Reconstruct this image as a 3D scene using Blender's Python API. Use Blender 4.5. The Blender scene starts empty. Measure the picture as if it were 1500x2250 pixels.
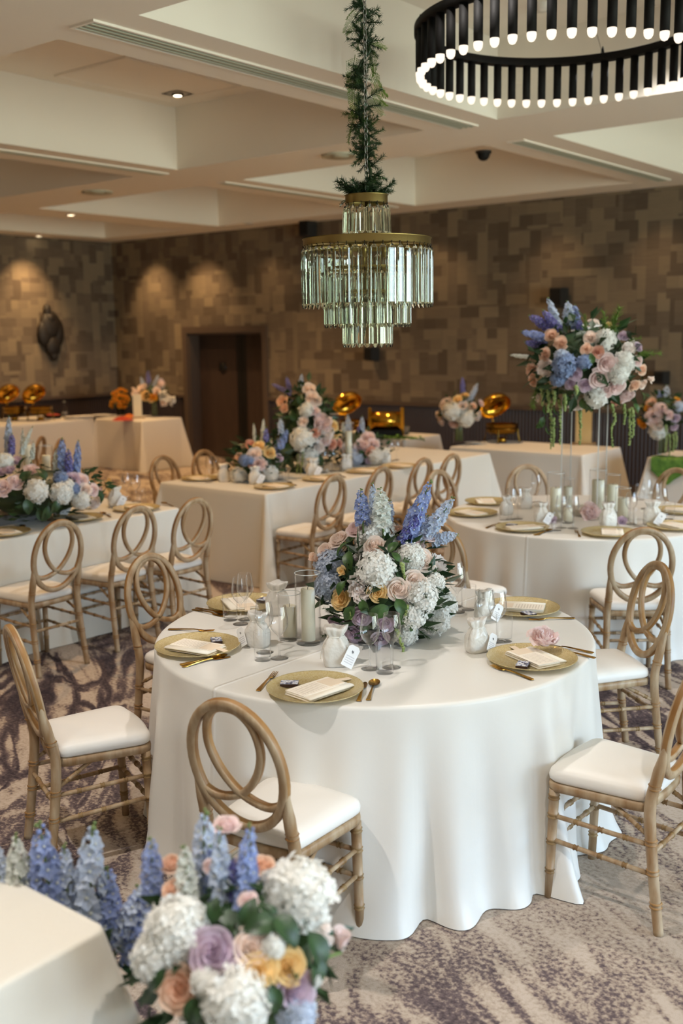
import bpy, math, random
from mathutils import Vector, Matrix, Euler, Quaternion
PI = math.pi
R = math.radians
rnd = random.Random(7)
SC = bpy.context.scene
COL = SC.collection

# ------------------------------------------------------------------ camera
# room axes: x runs along the back wall, y towards it, z up
F_PX, PITCH, YAW, ROLL, HC = 2320.0, R(9.487), R(38.736), R(-0.795), 1.95
FWD_H = Vector((-math.sin(YAW), math.cos(YAW), 0))
RIGHT_H = Vector((math.cos(YAW), math.sin(YAW), 0))
FWD = FWD_H * math.cos(PITCH) - Vector((0, 0, math.sin(PITCH)))
UPV = FWD_H * math.sin(PITCH) + Vector((0, 0, math.cos(PITCH)))
_c, _s = math.cos(ROLL), math.sin(ROLL)
CAM_X = RIGHT_H * _c + UPV * _s
CAM_Y = UPV * _c - RIGHT_H * _s
CAM_P = Vector((0, 0, HC))
cam_d = bpy.data.cameras.new('camera')
cam = bpy.data.objects.new('camera', cam_d)
COL.objects.link(cam)
cam.matrix_world = Matrix((
    (CAM_X.x, CAM_Y.x, -FWD.x, CAM_P.x),
    (CAM_X.y, CAM_Y.y, -FWD.y, CAM_P.y),
    (CAM_X.z, CAM_Y.z, -FWD.z, CAM_P.z), (0, 0, 0, 1)))
cam_d.sensor_fit = 'VERTICAL'
cam_d.sensor_height = 36.0
cam_d.lens = F_PX / 2250 * 36.0
cam_d.clip_start = 0.05
cam_d.dof.use_dof = True
cam_d.dof.focus_distance = 4.0
cam_d.dof.aperture_fstop = 2.1
SC.camera = cam


def pix_dir(px, py):
    return CAM_X * ((px - 750) / F_PX) - CAM_Y * ((py - 1125) / F_PX) + FWD


def at(px, py, z):
    """the point of the room at height z that the photograph shows at this pixel"""
    d = pix_dir(px, py)
    return CAM_P + d * ((z - HC) / d.z)


def deep(px, py, depth):
    return CAM_P + pix_dir(px, py) * depth


def depth_of(p):
    return (Vector(p) - CAM_P).dot(FWD)


# ------------------------------------------------------------------ world and light
SKY_STRENGTH = 10.0
WARM = (1.0, 0.63, 0.30)
world = bpy.data.worlds.new('world')
SC.world = world
world.use_nodes = True
nt = world.node_tree
nt.nodes.clear()
o_ = nt.nodes.new('ShaderNodeOutputWorld')
bg = nt.nodes.new('ShaderNodeBackground')
tc = nt.nodes.new('ShaderNodeTexCoord')
sx = nt.nodes.new('ShaderNodeSeparateXYZ')
cr = nt.nodes.new('ShaderNodeValToRGB')
mr = nt.nodes.new('ShaderNodeMapRange')
mr.inputs['From Min'].default_value = -1
mr.inputs['From Max'].default_value = 1
nt.links.new(tc.outputs['Generated'], sx.inputs[0])
nt.links.new(sx.outputs['Z'], mr.inputs['Value'])
nt.links.new(mr.outputs[0], cr.inputs[0])
nt.links.new(cr.outputs[0], bg.inputs[0])
nt.links.new(bg.outputs[0], o_.inputs[0])
e = cr.color_ramp.elements
e[0].position, e[0].color = 0.40, (0.60, 0.68, 0.58, 1)
e[1].position, e[1].color = 0.60, (0.47, 0.70, 1.0, 1)
k = e.new(0.49); k.color = (0.62, 0.70, 0.60, 1)
k = e.new(0.52); k.color = (0.60, 0.74, 0.82, 1)
bg.inputs[1].default_value = SKY_STRENGTH

SC.view_settings.view_transform = 'Standard'
SC.view_settings.look = 'None'
SC.view_settings.gamma = 1
SC.view_settings.use_curve_mapping = False
SC.view_settings.exposure = 0.64
SC.cycles.max_bounces = 10
SC.cycles.diffuse_bounces = 4
SC.cycles.glossy_bounces = 4
SC.cycles.transmission_bounces = 10
SC.cycles.transparent_max_bounces = 24
SC.cycles.caustics_reflective = False
SC.cycles.caustics_refractive = False
SC.cycles.sample_clamp_indirect = 6
SC.cycles.use_denoising = True

BACK_Y, LEFT_X, RIGHT_X, FRONT_Y = 12.03, -14.6, 6.6, -7.0
CEIL_Z, COFFER_Z, RAIL_Z = 3.57, 4.15, 1.01
WINDOWS = [(0.0, 2.0), (2.6, 6.4), (7.0, 10.8)]
for i, (y0, y1) in enumerate(WINDOWS):
    ld = bpy.data.lights.new('window_portal', 'AREA')
    ld.shape = 'RECTANGLE'
    ld.size, ld.size_y = 2.9, y1 - y0
    ld.cycles.is_portal = True
    lo = bpy.data.objects.new('window_portal', ld)
    lo.location = (RIGHT_X + 0.02, (y0 + y1) / 2, 1.65)
    lo.rotation_euler = (0, R(90), 0)
    COL.objects.link(lo)


# spot lamps under the ceiling, most without a fitting, some added as unseen fill
def lamp(x, y, z, power, angle, tilt=(0, 0), blend=0.6, color=WARM, r=0.04):
    ld = bpy.data.lights.new('spot_lamp', 'SPOT')
    ld.energy, ld.spot_size, ld.spot_blend, ld.color = power, R(angle), blend, color
    ld.shadow_soft_size = r
    lo = bpy.data.objects.new('spot_lamp', ld)
    lo.location = (x, y, z)
    lo.rotation_euler = (R(tilt[0]), R(tilt[1]), 0)
    COL.objects.link(lo)
    return lo


WALL_SPOTS = [(-13.5, 11.35), (-12.3, 11.35), (-10.9, 11.35), (-9.4, 11.35), (-7.9, 11.35), (-6.2, 11.35), (-4.9, 11.35)]
for i, (x, y) in enumerate(WALL_SPOTS):
    lamp(x, y, CEIL_Z - 0.02, 75 if i < 2 else 16, 76, (24, 0), 1.0)
for (x, y, p) in [(-14.0, 10.25, 105), (-14.0, 8.4, 70)]:
    lamp(x, y, CEIL_Z - 0.02, p, 76, (0, 24), 1.0)
SOFT = (1.0, 0.94, 0.89)
DOWN = [(-6.47, 5.6, 170, WARM), (-2.9, 1.1, 190, SOFT), (-2.9, 4.4, 110, SOFT), (-2.9, 6.9, 120, SOFT), (0.68, 1.1, 210, SOFT), (0.68, -3.3, 260, SOFT), (-2.9, -3.3, 160, SOFT), (-6.47, 1.1, 130, WARM), (-6.47, 9.9, 160, WARM), (-10.0, 9.9, 260, WARM), (-10.0, 5.6, 150, WARM), (-12.9, 9.9, 220, WARM), (-2.9, 9.9, 120, WARM)]  # SOFT ones beside and behind the camera are unseen, added to brighten foreground flowers
for (x, y, pw_, col_) in DOWN:
    lamp(x, y, 4.12, pw_, 105, (0, 0), 0.8, col_)


# ------------------------------------------------------------------ helpers
def lin(h):
    h = h.lstrip('#')
    v = [int(h[i:i + 2], 16) / 255 for i in (0, 2, 4)]
    return tuple(c / 12.92 if c <= 0.04045 else ((c + 0.055) / 1.055) ** 2.4 for c in v) + (1,)


class MB:
    """collects faces and links them as one mesh"""
    def __init__(s):
        s.v, s.f, s.m, s.sm = [], [], [], []

    def add(s, vs, fs, mi=0, smooth=True):
        n = len(s.v)
        s.v.extend([tuple(p) for p in vs])
        for f in fs:
            s.f.append([i + n for i in f]); s.m.append(mi); s.sm.append(smooth)
        return s

    def box(s, a, b, mi=0):
        x0, y0, z0 = a; x1, y1, z1 = b
        vs = [(x0, y0, z0), (x1, y0, z0), (x1, y1, z0), (x0, y1, z0), (x0, y0, z1), (x1, y0, z1), (x1, y1, z1), (x0, y1, z1)]
        return s.add(vs, [(0, 3, 2, 1), (4, 5, 6, 7), (0, 1, 5, 4), (1, 2, 6, 5), (2, 3, 7, 6), (3, 0, 4, 7)], mi, False)

    def lathe(s, prof, n=24, mi=0, smooth=True, cap=True, off=(0, 0, 0), sq=None):
        vs, fs = [], []
        for (r, z) in prof:
            for i in range(n):
                a = 2 * PI * i / n
                rr = r if sq is None else r * sq(a)
                vs.append((off[0] + rr * math.cos(a), off[1] + rr * math.sin(a), off[2] + z))
        for j in range(len(prof) - 1):
            for i in range(n):
                k = (i + 1) % n
                fs.append((j * n + i, j * n + k, (j + 1) * n + k, (j + 1) * n + i))
        if cap:
            if prof[0][0] > 1e-5: fs.append(tuple(range(n - 1, -1, -1)))
            if prof[-1][0] > 1e-5: fs.append(tuple(range((len(prof) - 1) * n, len(prof) * n)))
        return s.add(vs, fs, mi, smooth)

    def tube(s, path, rad, n=8, mi=0, closed=False, up=None, flat=1.0, cap=True, smooth=True):
        """sweep a round (or flattened) section along a path"""
        P = [Vector(p) for p in path]
        m = len(P)
        rads = rad if isinstance(rad, (list, tuple)) else [rad] * m
        vs, fs = [], []
        ref = Vector(up) if up else None
        prev = None
        for i in range(m):
            if closed: t = P[(i + 1) % m] - P[i - 1]
            else: t = P[min(i + 1, m - 1)] - P[max(i - 1, 0)]
            if t.length < 1e-9: t = Vector((0, 0, 1))
            t.normalize()
            if ref is not None:
                a = ref - t * ref.dot(t)
            elif prev is None:
                a = Vector((0, 0, 1)).cross(t)
                if a.length < 1e-3: a = Vector((1, 0, 0)).cross(t)
            else:
                a = prev - t * prev.dot(t)
            a.normalize(); prev = a
            b = t.cross(a)
            for k in range(n):
                w = 2 * PI * (k + 0.5) / n
                vs.append(P[i] + (a * math.cos(w) * flat + b * math.sin(w)) * rads[i])
        for i in range(m if closed else m - 1):
            j = (i + 1) % m
            for k in range(n):
                l = (k + 1) % n
                fs.append((i * n + k, i * n + l, j * n + l, j * n + k))
        if cap and not closed:
            fs.append(tuple(range(n - 1, -1, -1)))
            fs.append(tuple(range((m - 1) * n, m * n)))
        return s.add(vs, fs, mi, smooth)

    def ball(s, c, r, nu=10, nv=6, mi=0, sc=(1, 1, 1)):
        vs, fs = [], []
        for j in range(nv + 1):
            t = PI * j / nv
            for i in range(nu):
                a = 2 * PI * i / nu
                vs.append((c[0] + r * sc[0] * math.sin(t) * math.cos(a), c[1] + r * sc[1] * math.sin(t) * math.sin(a), c[2] + r * sc[2] * math.cos(t)))
        for j in range(nv):
            for i in range(nu):
                k = (i + 1) % nu
                fs.append((j * nu + i, (j + 1) * nu + i, (j + 1) * nu + k, j * nu + k))
        return s.add(vs, fs, mi, True)

    def grid(s, fn, nu, nv, mi=0, smooth=True):
        vs = [fn(i / nu, j / nv) for j in range(nv + 1) for i in range(nu + 1)]
        w = nu + 1
        fs = [(j * w + i, j * w + i + 1, (j + 1) * w + i + 1, (j + 1) * w + i) for j in range(nv) for i in range(nu)]
        return s.add(vs, fs, mi, smooth)

    def mesh(s, name, mats):
        me = bpy.data.meshes.new(name)
        me.from_pydata(s.v, [], s.f)
        for m in (mats if isinstance(mats, (list, tuple)) else [mats]):
            me.materials.append(m)
        me.polygons.foreach_set('use_smooth', s.sm)
        me.polygons.foreach_set('material_index', s.m)
        me.update()
        return me

    def build(s, name, mats, parent=None, loc=(0, 0, 0), rot=None):
        return put(name, s.mesh(name, mats), parent, loc, rot)


def put(name, me, parent=None, loc=(0, 0, 0), rot=None, scale=None):
    o = bpy.data.objects.new(name, me)
    COL.objects.link(o)
    if parent is not None: o.parent = parent
    o.location = loc
    if rot is not None:
        if isinstance(rot, Quaternion):
            o.rotation_mode = 'QUATERNION'; o.rotation_quaternion = rot
        elif isinstance(rot, (int, float)): o.rotation_euler = (0, 0, rot)
        else: o.rotation_euler = rot
    if scale is not None:
        o.scale = (scale,) * 3 if isinstance(scale, (int, float)) else scale
    return o


def tag(o, label, cat, group=None):
    o['label'] = label; o['category'] = cat
    if group: o['group'] = group
    return o


def thing(name, label, cat, loc=(0, 0, 0), rot=0, group=None):
    o = put(name, None, None, loc, rot)
    o.empty_display_size = 0.1
    return tag(o, label, cat, group)


def copy_tree(o, parent=None):
    c = o.copy(); COL.objects.link(c)
    if parent is not None: c.parent = parent
    for ch in list(o.children): copy_tree(ch, c)
    return c


def structure(o, cat=None):
    o['kind'] = 'structure'
    return o


def catmull(pts, n=6, closed=False):
    P = [Vector(p) for p in pts]; out = []; m = len(P)
    for i in range(m if closed else m - 1):
        p0 = P[i - 1] if (closed or i > 0) else P[0]
        p1, p2 = P[i], P[(i + 1) % m]
        p3 = P[(i + 2) % m] if (closed or i + 2 < m) else P[-1]
        for k in range(n):
            t = k / n
            out.append(0.5 * ((2 * p1) + (p2 - p0) * t + (2 * p0 - 5 * p1 + 4 * p2 - p3) * t * t + (3 * p1 - p0 - 3 * p2 + p3) * t ** 3))
    if not closed: out.append(P[-1])
    return out


# ------------------------------------------------------------------ materials
def new_mat(name):
    m = bpy.data.materials.new(name); m.use_nodes = True
    n = m.node_tree; n.nodes.clear()
    out = n.nodes.new('ShaderNodeOutputMaterial')
    return m, n, out


def N(n, kind, **kw):
    x = n.nodes.new(kind)
    for k_, v in kw.items():
        if k_ in x.inputs.keys(): x.inputs[k_].default_value = v
        else: setattr(x, k_, v)
    return x


def pbr(name, color, rough=0.6, metal=0.0, noise=None, c2=None, bump=0, bscale=40, coat=0, sheen=0, spec=0.5, trans=0, stretch=(1, 1, 1), detail=4, sss=0):
    m, n, out = new_mat(name)
    b = N(n, 'ShaderNodeBsdfPrincipled', Roughness=rough, Metallic=metal)
    b.inputs['Base Color'].default_value = color
    b.inputs['Specular IOR Level'].default_value = spec
    if coat: b.inputs['Coat Weight'].default_value = coat
    if sheen: b.inputs['Sheen Weight'].default_value = sheen
    if sss:
        b.inputs['Subsurface Weight'].default_value = sss
        b.inputs['Subsurface Radius'].default_value = (0.02, 0.012, 0.006)
    tcn = N(n, 'ShaderNodeTexCoord')
    mp = N(n, 'ShaderNodeMapping'); mp.inputs['Scale'].default_value = stretch
    n.links.new(tcn.outputs['Object'], mp.inputs[0])
    if noise:
        t = N(n, 'ShaderNodeTexNoise', Scale=noise, Detail=detail)
        n.links.new(mp.outputs[0], t.inputs['Vector'])
        r = N(n, 'ShaderNodeValToRGB')
        r.color_ramp.elements[0].position, r.color_ramp.elements[0].color = 0.32, color
        r.color_ramp.elements[1].position, r.color_ramp.elements[1].color = 0.68, c2
        n.links.new(t.outputs[0], r.inputs[0]); n.links.new(r.outputs[0], b.inputs['Base Color'])
    if bump:
        t2 = N(n, 'ShaderNodeTexNoise', Scale=bscale, Detail=3)
        n.links.new(mp.outputs[0], t2.inputs['Vector'])
        bp = N(n, 'ShaderNodeBump', Strength=bump, Distance=0.01)
        n.links.new(t2.outputs[0], bp.inputs['Height']); n.links.new(bp.outputs[0], b.inputs['Normal'])
    last = b
    if trans:
        tl = N(n, 'ShaderNodeBsdfTranslucent')
        tl.inputs['Color'].default_value = color if not c2 else c2
        mx = N(n, 'ShaderNodeMixShader'); mx.inputs[0].default_value = trans
        n.links.new(b.outputs[0], mx.inputs[1]); n.links.new(tl.outputs[0], mx.inputs[2]); last = mx
    n.links.new(last.outputs[0], out.inputs[0])
    return m


def thin_glass(name, tint=(1, 1, 1, 1), refl=0.9, base=0.02, power=6.0):
    m, n, out = new_mat(name)
    lw = N(n, 'ShaderNodeLayerWeight', Blend=0.5)
    pw = N(n, 'ShaderNodeMath', operation='POWER'); pw.inputs[1].default_value = power
    n.links.new(lw.outputs['Facing'], pw.inputs[0])
    mth = N(n, 'ShaderNodeMath', operation='MULTIPLY_ADD'); mth.use_clamp = True
    mth.inputs[1].default_value = refl; mth.inputs[2].default_value = base
    n.links.new(pw.outputs[0], mth.inputs[0])
    t = N(n, 'ShaderNodeBsdfTransparent'); t.inputs[0].default_value = tint
    g = N(n, 'ShaderNodeBsdfGlossy', Roughness=0.02)
    mx = N(n, 'ShaderNodeMixShader')
    n.links.new(mth.outputs[0], mx.inputs[0]); n.links.new(t.outputs[0], mx.inputs[1]); n.links.new(g.outputs[0], mx.inputs[2])
    n.links.new(mx.outputs[0], out.inputs[0])
    return m


def emit(name, color, strength):
    m, n, out = new_mat(name)
    em = N(n, 'ShaderNodeEmission', Strength=strength); em.inputs[0].default_value = color
    n.links.new(em.outputs[0], out.inputs[0])
    return m


def wallpaper():
    """patches of woven veneer in several browns, in two interlocking sizes"""
    m, n, out = new_mat('wallpaper')
    b = N(n, 'ShaderNodeBsdfPrincipled', Roughness=0.62)
    b.inputs['Specular IOR Level'].default_value = 0.3
    tcn = N(n, 'ShaderNodeTexCoord')
    sp = N(n, 'ShaderNodeSeparateXYZ'); n.links.new(tcn.outputs['Object'], sp.inputs[0])
    ad = N(n, 'ShaderNodeMath', operation='ADD')
    n.links.new(sp.outputs['X'], ad.inputs[0]); n.links.new(sp.outputs['Y'], ad.inputs[1])
    cb = N(n, 'ShaderNodeCombineXYZ'); n.links.new(ad.outputs[0], cb.inputs['X']); n.links.new(sp.outputs['Z'], cb.inputs['Y'])

    def bricks(scale, w, h, offs, rot, shift):
        mp = N(n, 'ShaderNodeMapping'); mp.inputs['Rotation'].default_value = (0, 0, rot); mp.inputs['Location'].default_value = shift
        n.links.new(cb.outputs[0], mp.inputs[0])
        t = N(n, 'ShaderNodeTexBrick')
        t.offset, t.offset_frequency, t.squash, t.squash_frequency = offs, 2, 0.65, 3
        for k_, v in (('Scale', scale), ('Mortar Size', 0.0), ('Brick Width', w), ('Row Height', h), ('Bias', 0.0)):
            t.inputs[k_].default_value = v
        t.inputs['Color1'].default_value = (0, 0, 0, 1); t.inputs['Color2'].default_value = (1, 1, 1, 1)
        n.links.new(mp.outputs[0], t.inputs['Vector'])
        return t
    a = bricks(1.45, 0.42, 0.20, 0.37, 0.0, (0.1, 0.05, 0))
    c = bricks(1.45, 0.46, 0.22, 0.42, PI / 2, (0.03, 0.17, 0))
    k0 = bricks(1.45, 0.52, 0.44, 0.3, 0.0, (0.21, 0.11, 0))
    kb = N(n, 'ShaderNodeRGBToBW'); n.links.new(k0.outputs[0], kb.inputs[0])
    kg = N(n, 'ShaderNodeMath', operation='GREATER_THAN'); kg.inputs[1].default_value = 0.5; n.links.new(kb.outputs[0], kg.inputs[0])
    mx = N(n, 'ShaderNodeMix', data_type='RGBA'); n.links.new(kg.outputs[0], mx.inputs[0])
    n.links.new(a.outputs[0], mx.inputs[6]); n.links.new(c.outputs[0], mx.inputs[7])
    st = N(n, 'ShaderNodeTexNoise', Scale=9.0, Detail=3.0)
    mp2 = N(n, 'ShaderNodeMapping'); mp2.inputs['Scale'].default_value = (0.5, 7, 1)
    n.links.new(cb.outputs[0], mp2.inputs[0]); n.links.new(mp2.outputs[0], st.inputs['Vector'])
    m2 = N(n, 'ShaderNodeMath', operation='MULTIPLY_ADD'); m2.inputs[1].default_value = 0.5; m2.inputs[2].default_value = -0.25
    n.links.new(st.outputs[0], m2.inputs[0])
    rgb = N(n, 'ShaderNodeRGBToBW'); n.links.new(mx.outputs[2], rgb.inputs[0])
    s2 = N(n, 'ShaderNodeMath', operation='ADD'); n.links.new(rgb.outputs[0], s2.inputs[0]); n.links.new(m2.outputs[0], s2.inputs[1])
    r = N(n, 'ShaderNodeValToRGB'); e = r.color_ramp.elements
    e[0].position, e[0].color = 0.08, lin('5a4f44')
    e[1].position, e[1].color = 0.92, lin('827562')
    k_ = e.new(0.45); k_.color = lin('6c6053')
    n.links.new(s2.outputs[0], r.inputs[0]); n.links.new(r.outputs[0], b.inputs['Base Color'])
    bp = N(n, 'ShaderNodeBump', Strength=0.25, Distance=0.01)
    n.links.new(s2.outputs[0], bp.inputs['Height']); n.links.new(bp.outputs[0], b.inputs['Normal'])
    n.links.new(b.outputs[0], out.inputs[0])
    return m


def carpet():
    m, n, out = new_mat('carpet')
    b = N(n, 'ShaderNodeBsdfPrincipled', Roughness=0.95); b.inputs['Specular IOR Level'].default_value = 0.1
    tcn = N(n, 'ShaderNodeTexCoord')

    def noise(scale, detail, rough, dist, stretch=None, rot=0, src=None):
        t = N(n, 'ShaderNodeTexNoise', Scale=scale, Detail=detail, Roughness=rough, Distortion=dist)
        mp = N(n, 'ShaderNodeMapping'); mp.inputs['Rotation'].default_value = (0, 0, rot)
        n.links.new(tcn.outputs['Object'], mp.inputs[0])
        mp2 = N(n, 'ShaderNodeMapping'); mp2.inputs['Scale'].default_value = stretch or (1, 1, 1)
        n.links.new(mp.outputs[0], mp2.inputs[0]); n.links.new(mp2.outputs[0], t.inputs['Vector'])
        return t
    band = noise(1.9, 3, 0.55, 0.9, (0.42, 1.35, 1), R(38))       # long wavy veins
    patch = noise(0.5, 2, 0.5, 0.3)
    fine = noise(62, 2, 0.6, 0.0)
    mid = noise(9, 3, 0.6, 0.4, (0.6, 1.3, 1), R(38))

    def madd(x, k_, add):
        q = N(n, 'ShaderNodeMath', operation='MULTIPLY_ADD'); q.inputs[1].default_value = k_
        n.links.new(x.outputs[0], q.inputs[0])
        if isinstance(add, (int, float)): q.inputs[2].default_value = add
        else: n.links.new(add.outputs[0], q.inputs[2])
        return q
    band2 = noise(2.6, 2, 0.5, 1.0, (0.36, 1.3, 1), R(33))

    def vein(x, width):
        d = N(n, 'ShaderNodeMath', operation='SUBTRACT'); d.inputs[1].default_value = 0.5; n.links.new(x.outputs[0], d.inputs[0])
        q = N(n, 'ShaderNodeMath', operation='ABSOLUTE'); n.links.new(d.outputs[0], q.inputs[0])
        m_ = N(n, 'ShaderNodeMapRange', interpolation_type='SMOOTHSTEP'); m_.inputs['From Max'].default_value = width; m_.inputs['To Min'].default_value = 1; m_.inputs['To Max'].default_value = 0
        n.links.new(q.outputs[0], m_.inputs['Value'])
        return m_
    va, vb = vein(band, .095), vein(band2, .07)
    # darkness: veins where the broad patches allow, broken up by speckle
    k1 = madd(patch, 2.4, -0.55); k1.use_clamp = True
    d1 = N(n, 'ShaderNodeMath', operation='MAXIMUM'); n.links.new(va.outputs[0], d1.inputs[0]); n.links.new(vb.outputs[0], d1.inputs[1])
    d2 = N(n, 'ShaderNodeMath', operation='MULTIPLY'); n.links.new(d1.outputs[0], d2.inputs[0]); n.links.new(k1.outputs[0], d2.inputs[1])
    v = madd(d2, 0.66, 0.11)
    v = madd(mid, 0.45, v)
    v = madd(patch, 0.55, v)
    v = madd(fine, 1.05, v)
    r = N(n, 'ShaderNodeValToRGB'); e = r.color_ramp.elements
    vv = madd(v, 0.5, -0.25)
    v = vv
    e[0].position, e[0].color = 0.30, lin('c0b1a3')
    e[1].position, e[1].color = 0.74, lin('3b3338')
    q = e.new(0.42); q.color = lin('b0a090')
    q = e.new(0.475); q.color = lin('9a897d')
    q = e.new(0.53); q.color = lin('6f6160')
    q = e.new(0.62); q.color = lin('554a4c')
    n.links.new(v.outputs[0], r.inputs[0]); n.links.new(r.outputs[0], b.inputs['Base Color'])
    bp = N(n, 'ShaderNodeBump', Strength=0.4, Distance=0.01)
    f2 = noise(300, 2, 0.5, 0)
    n.links.new(f2.outputs[0], bp.inputs['Height']); n.links.new(bp.outputs[0], b.inputs['Normal'])
    n.links.new(b.outputs[0], out.inputs[0])
    return m


def ribbed():
    m, n, out = new_mat('ribbed_wainscot')
    b = N(n, 'ShaderNodeBsdfPrincipled', Roughness=0.55)
    b.inputs['Base Color'].default_value = lin('3a2d2a')
    tcn = N(n, 'ShaderNodeTexCoord')
    sp = N(n, 'ShaderNodeSeparateXYZ'); n.links.new(tcn.outputs['Object'], sp.inputs[0])
    ad = N(n, 'ShaderNodeMath', operation='ADD'); n.links.new(sp.outputs['X'], ad.inputs[0]); n.links.new(sp.outputs['Y'], ad.inputs[1])
    mu = N(n, 'ShaderNodeMath', operation='MULTIPLY'); mu.inputs[1].default_value = 130; n.links.new(ad.outputs[0], mu.inputs[0])
    si = N(n, 'ShaderNodeMath', operation='SINE'); n.links.new(mu.outputs[0], si.inputs[0])
    bp = N(n, 'ShaderNodeBump', Strength=0.8, Distance=0.02)
    n.links.new(si.outputs[0], bp.inputs['Height']); n.links.new(bp.outputs[0], b.inputs['Normal'])
    n.links.new(b.outputs[0], out.inputs[0])
    return m


def cloth_mat(name, col, rough, sheen=0.2, weave=0.08, creases=()):
    m = pbr(name, col, rough, sheen=sheen, bump=weave, bscale=60, spec=0.35)
    n = m.node_tree
    b = next(x for x in n.nodes if x.type == 'BSDF_PRINCIPLED'); bp = next(x for x in n.nodes if x.type == 'BUMP'); tcn = next(x for x in n.nodes if x.type == 'TEX_COORD')
    for (nx, ny, nz, off) in creases:      # pressed fold lines: planes through the cloth
        d = N(n, 'ShaderNodeVectorMath', operation='DOT_PRODUCT'); d.inputs[1].default_value = (nx, ny, nz); n.links.new(tcn.outputs['Object'], d.inputs[0])
        a = N(n, 'ShaderNodeMath', operation='SUBTRACT'); a.inputs[1].default_value = off; n.links.new(d.outputs['Value'], a.inputs[0])
        q = N(n, 'ShaderNodeMath', operation='ABSOLUTE'); n.links.new(a.outputs[0], q.inputs[0])
        r = N(n, 'ShaderNodeMapRange', interpolation_type='SMOOTHSTEP'); r.inputs['From Max'].default_value = .012; r.inputs['To Min'].default_value = 1; r.inputs['To Max'].default_value = 0
        n.links.new(q.outputs[0], r.inputs['Value'])
        b2 = N(n, 'ShaderNodeBump', Strength=0.7, Distance=0.004)
        n.links.new(r.outputs[0], b2.inputs['Height']); n.links.new(bp.outputs[0], b2.inputs['Normal']); bp = b2
    n.links.new(bp.outputs[0], b.inputs['Normal'])
    return m


def print_mat(name, paper, ink, rows, lo, hi, axis='Y', seed=0.0):
    """lines of small print on a card, read as greyed rows"""
    m, n, out = new_mat(name)
    b = N(n, 'ShaderNodeBsdfPrincipled', Roughness=0.7)
    tcn = N(n, 'ShaderNodeTexCoord')
    sp = N(n, 'ShaderNodeSeparateXYZ'); n.links.new(tcn.outputs['Generated'], sp.inputs[0])
    mu = N(n, 'ShaderNodeMath', operation='MULTIPLY'); mu.inputs[1].default_value = rows; n.links.new(sp.outputs[axis], mu.inputs[0])
    fr = N(n, 'ShaderNodeMath', operation='FRACT'); n.links.new(mu.outputs[0], fr.inputs[0])
    gt = N(n, 'ShaderNodeMath', operation='GREATER_THAN'); gt.inputs[1].default_value = 0.55; n.links.new(fr.outputs[0], gt.inputs[0])
    nz = N(n, 'ShaderNodeTexNoise', Scale=26.0, Detail=1.0)
    mp = N(n, 'ShaderNodeMapping'); mp.inputs['Scale'].default_value = (3, rows * 0.08, 1); mp.inputs['Location'].default_value = (seed, seed, 0)
    n.links.new(tcn.outputs['Generated'], mp.inputs[0]); n.links.new(mp.outputs[0], nz.inputs['Vector'])
    g2 = N(n, 'ShaderNodeMath', operation='GREATER_THAN'); g2.inputs[1].default_value = 0.44; n.links.new(nz.outputs[0], g2.inputs[0])
    a1 = N(n, 'ShaderNodeMath', operation='MULTIPLY'); n.links.new(gt.outputs[0], a1.inputs[0]); n.links.new(g2.outputs[0], a1.inputs[1])
    last = a1
    other = 'X'
    for ax, l, h in ((axis, lo, hi), (other, 0.14, 0.86)):
        for op, v in (('GREATER_THAN', l), ('LESS_THAN', h)):
            c_ = N(n, 'ShaderNodeMath', operation=op); c_.inputs[1].default_value = v; n.links.new(sp.outputs[ax], c_.inputs[0])
            p_ = N(n, 'ShaderNodeMath', operation='MULTIPLY'); n.links.new(last.outputs[0], p_.inputs[0]); n.links.new(c_.outputs[0], p_.inputs[1]); last = p_
    mx = N(n, 'ShaderNodeMix', data_type='RGBA'); mx.inputs[6].default_value = paper; mx.inputs[7].default_value = ink
    n.links.new(last.outputs[0], mx.inputs[0]); n.links.new(mx.outputs[2], b.inputs['Base Color'])
    n.links.new(b.outputs[0], out.inputs[0])
    return m


def glitter_glass():
    m, n, out = new_mat('gold_glitter_glass')
    tcn = N(n, 'ShaderNodeTexCoord')
    vo = N(n, 'ShaderNodeTexVoronoi', Scale=240.0); n.links.new(tcn.outputs['Object'], vo.inputs['Vector'])
    bp = N(n, 'ShaderNodeBump', Strength=0.6, Distance=0.003)
    n.links.new(vo.outputs['Distance'], bp.inputs['Height'])
    b = N(n, 'ShaderNodeBsdfPrincipled', Roughness=0.32, Metallic=0.3)
    b.inputs['Coat Weight'].default_value = 0.6; b.inputs['Coat Roughness'].default_value = 0.05
    mx = N(n, 'ShaderNodeMix', data_type='RGBA'); mx.inputs[6].default_value = lin('d2b878'); mx.inputs[7].default_value = lin('efe0b4')
    n.links.new(vo.outputs['Color'], mx.inputs[0]); n.links.new(mx.outputs[2], b.inputs['Base Color'])
    n.links.new(bp.outputs[0], b.inputs['Normal'])
    t = N(n, 'ShaderNodeBsdfTransparent'); t.inputs[0].default_value = (0.95, 0.86, 0.6, 1)
    ms = N(n, 'ShaderNodeMixShader'); ms.inputs[0].default_value = 0.68
    n.links.new(t.outputs[0], ms.inputs[1]); n.links.new(b.outputs[0], ms.inputs[2]); n.links.new(ms.outputs[0], out.inputs[0])
    return m


def crystal_mat():
    m, n, out = new_mat('cut_crystal')
    g = N(n, 'ShaderNodeBsdfGlass', Roughness=0.0, IOR=1.55); g.inputs[0].default_value = (0.985, 1.0, 0.945, 1)  # faint green tint puts reflections of the garden into the glass colour
    n.links.new(g.outputs[0], out.inputs[0])
    return m


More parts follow.
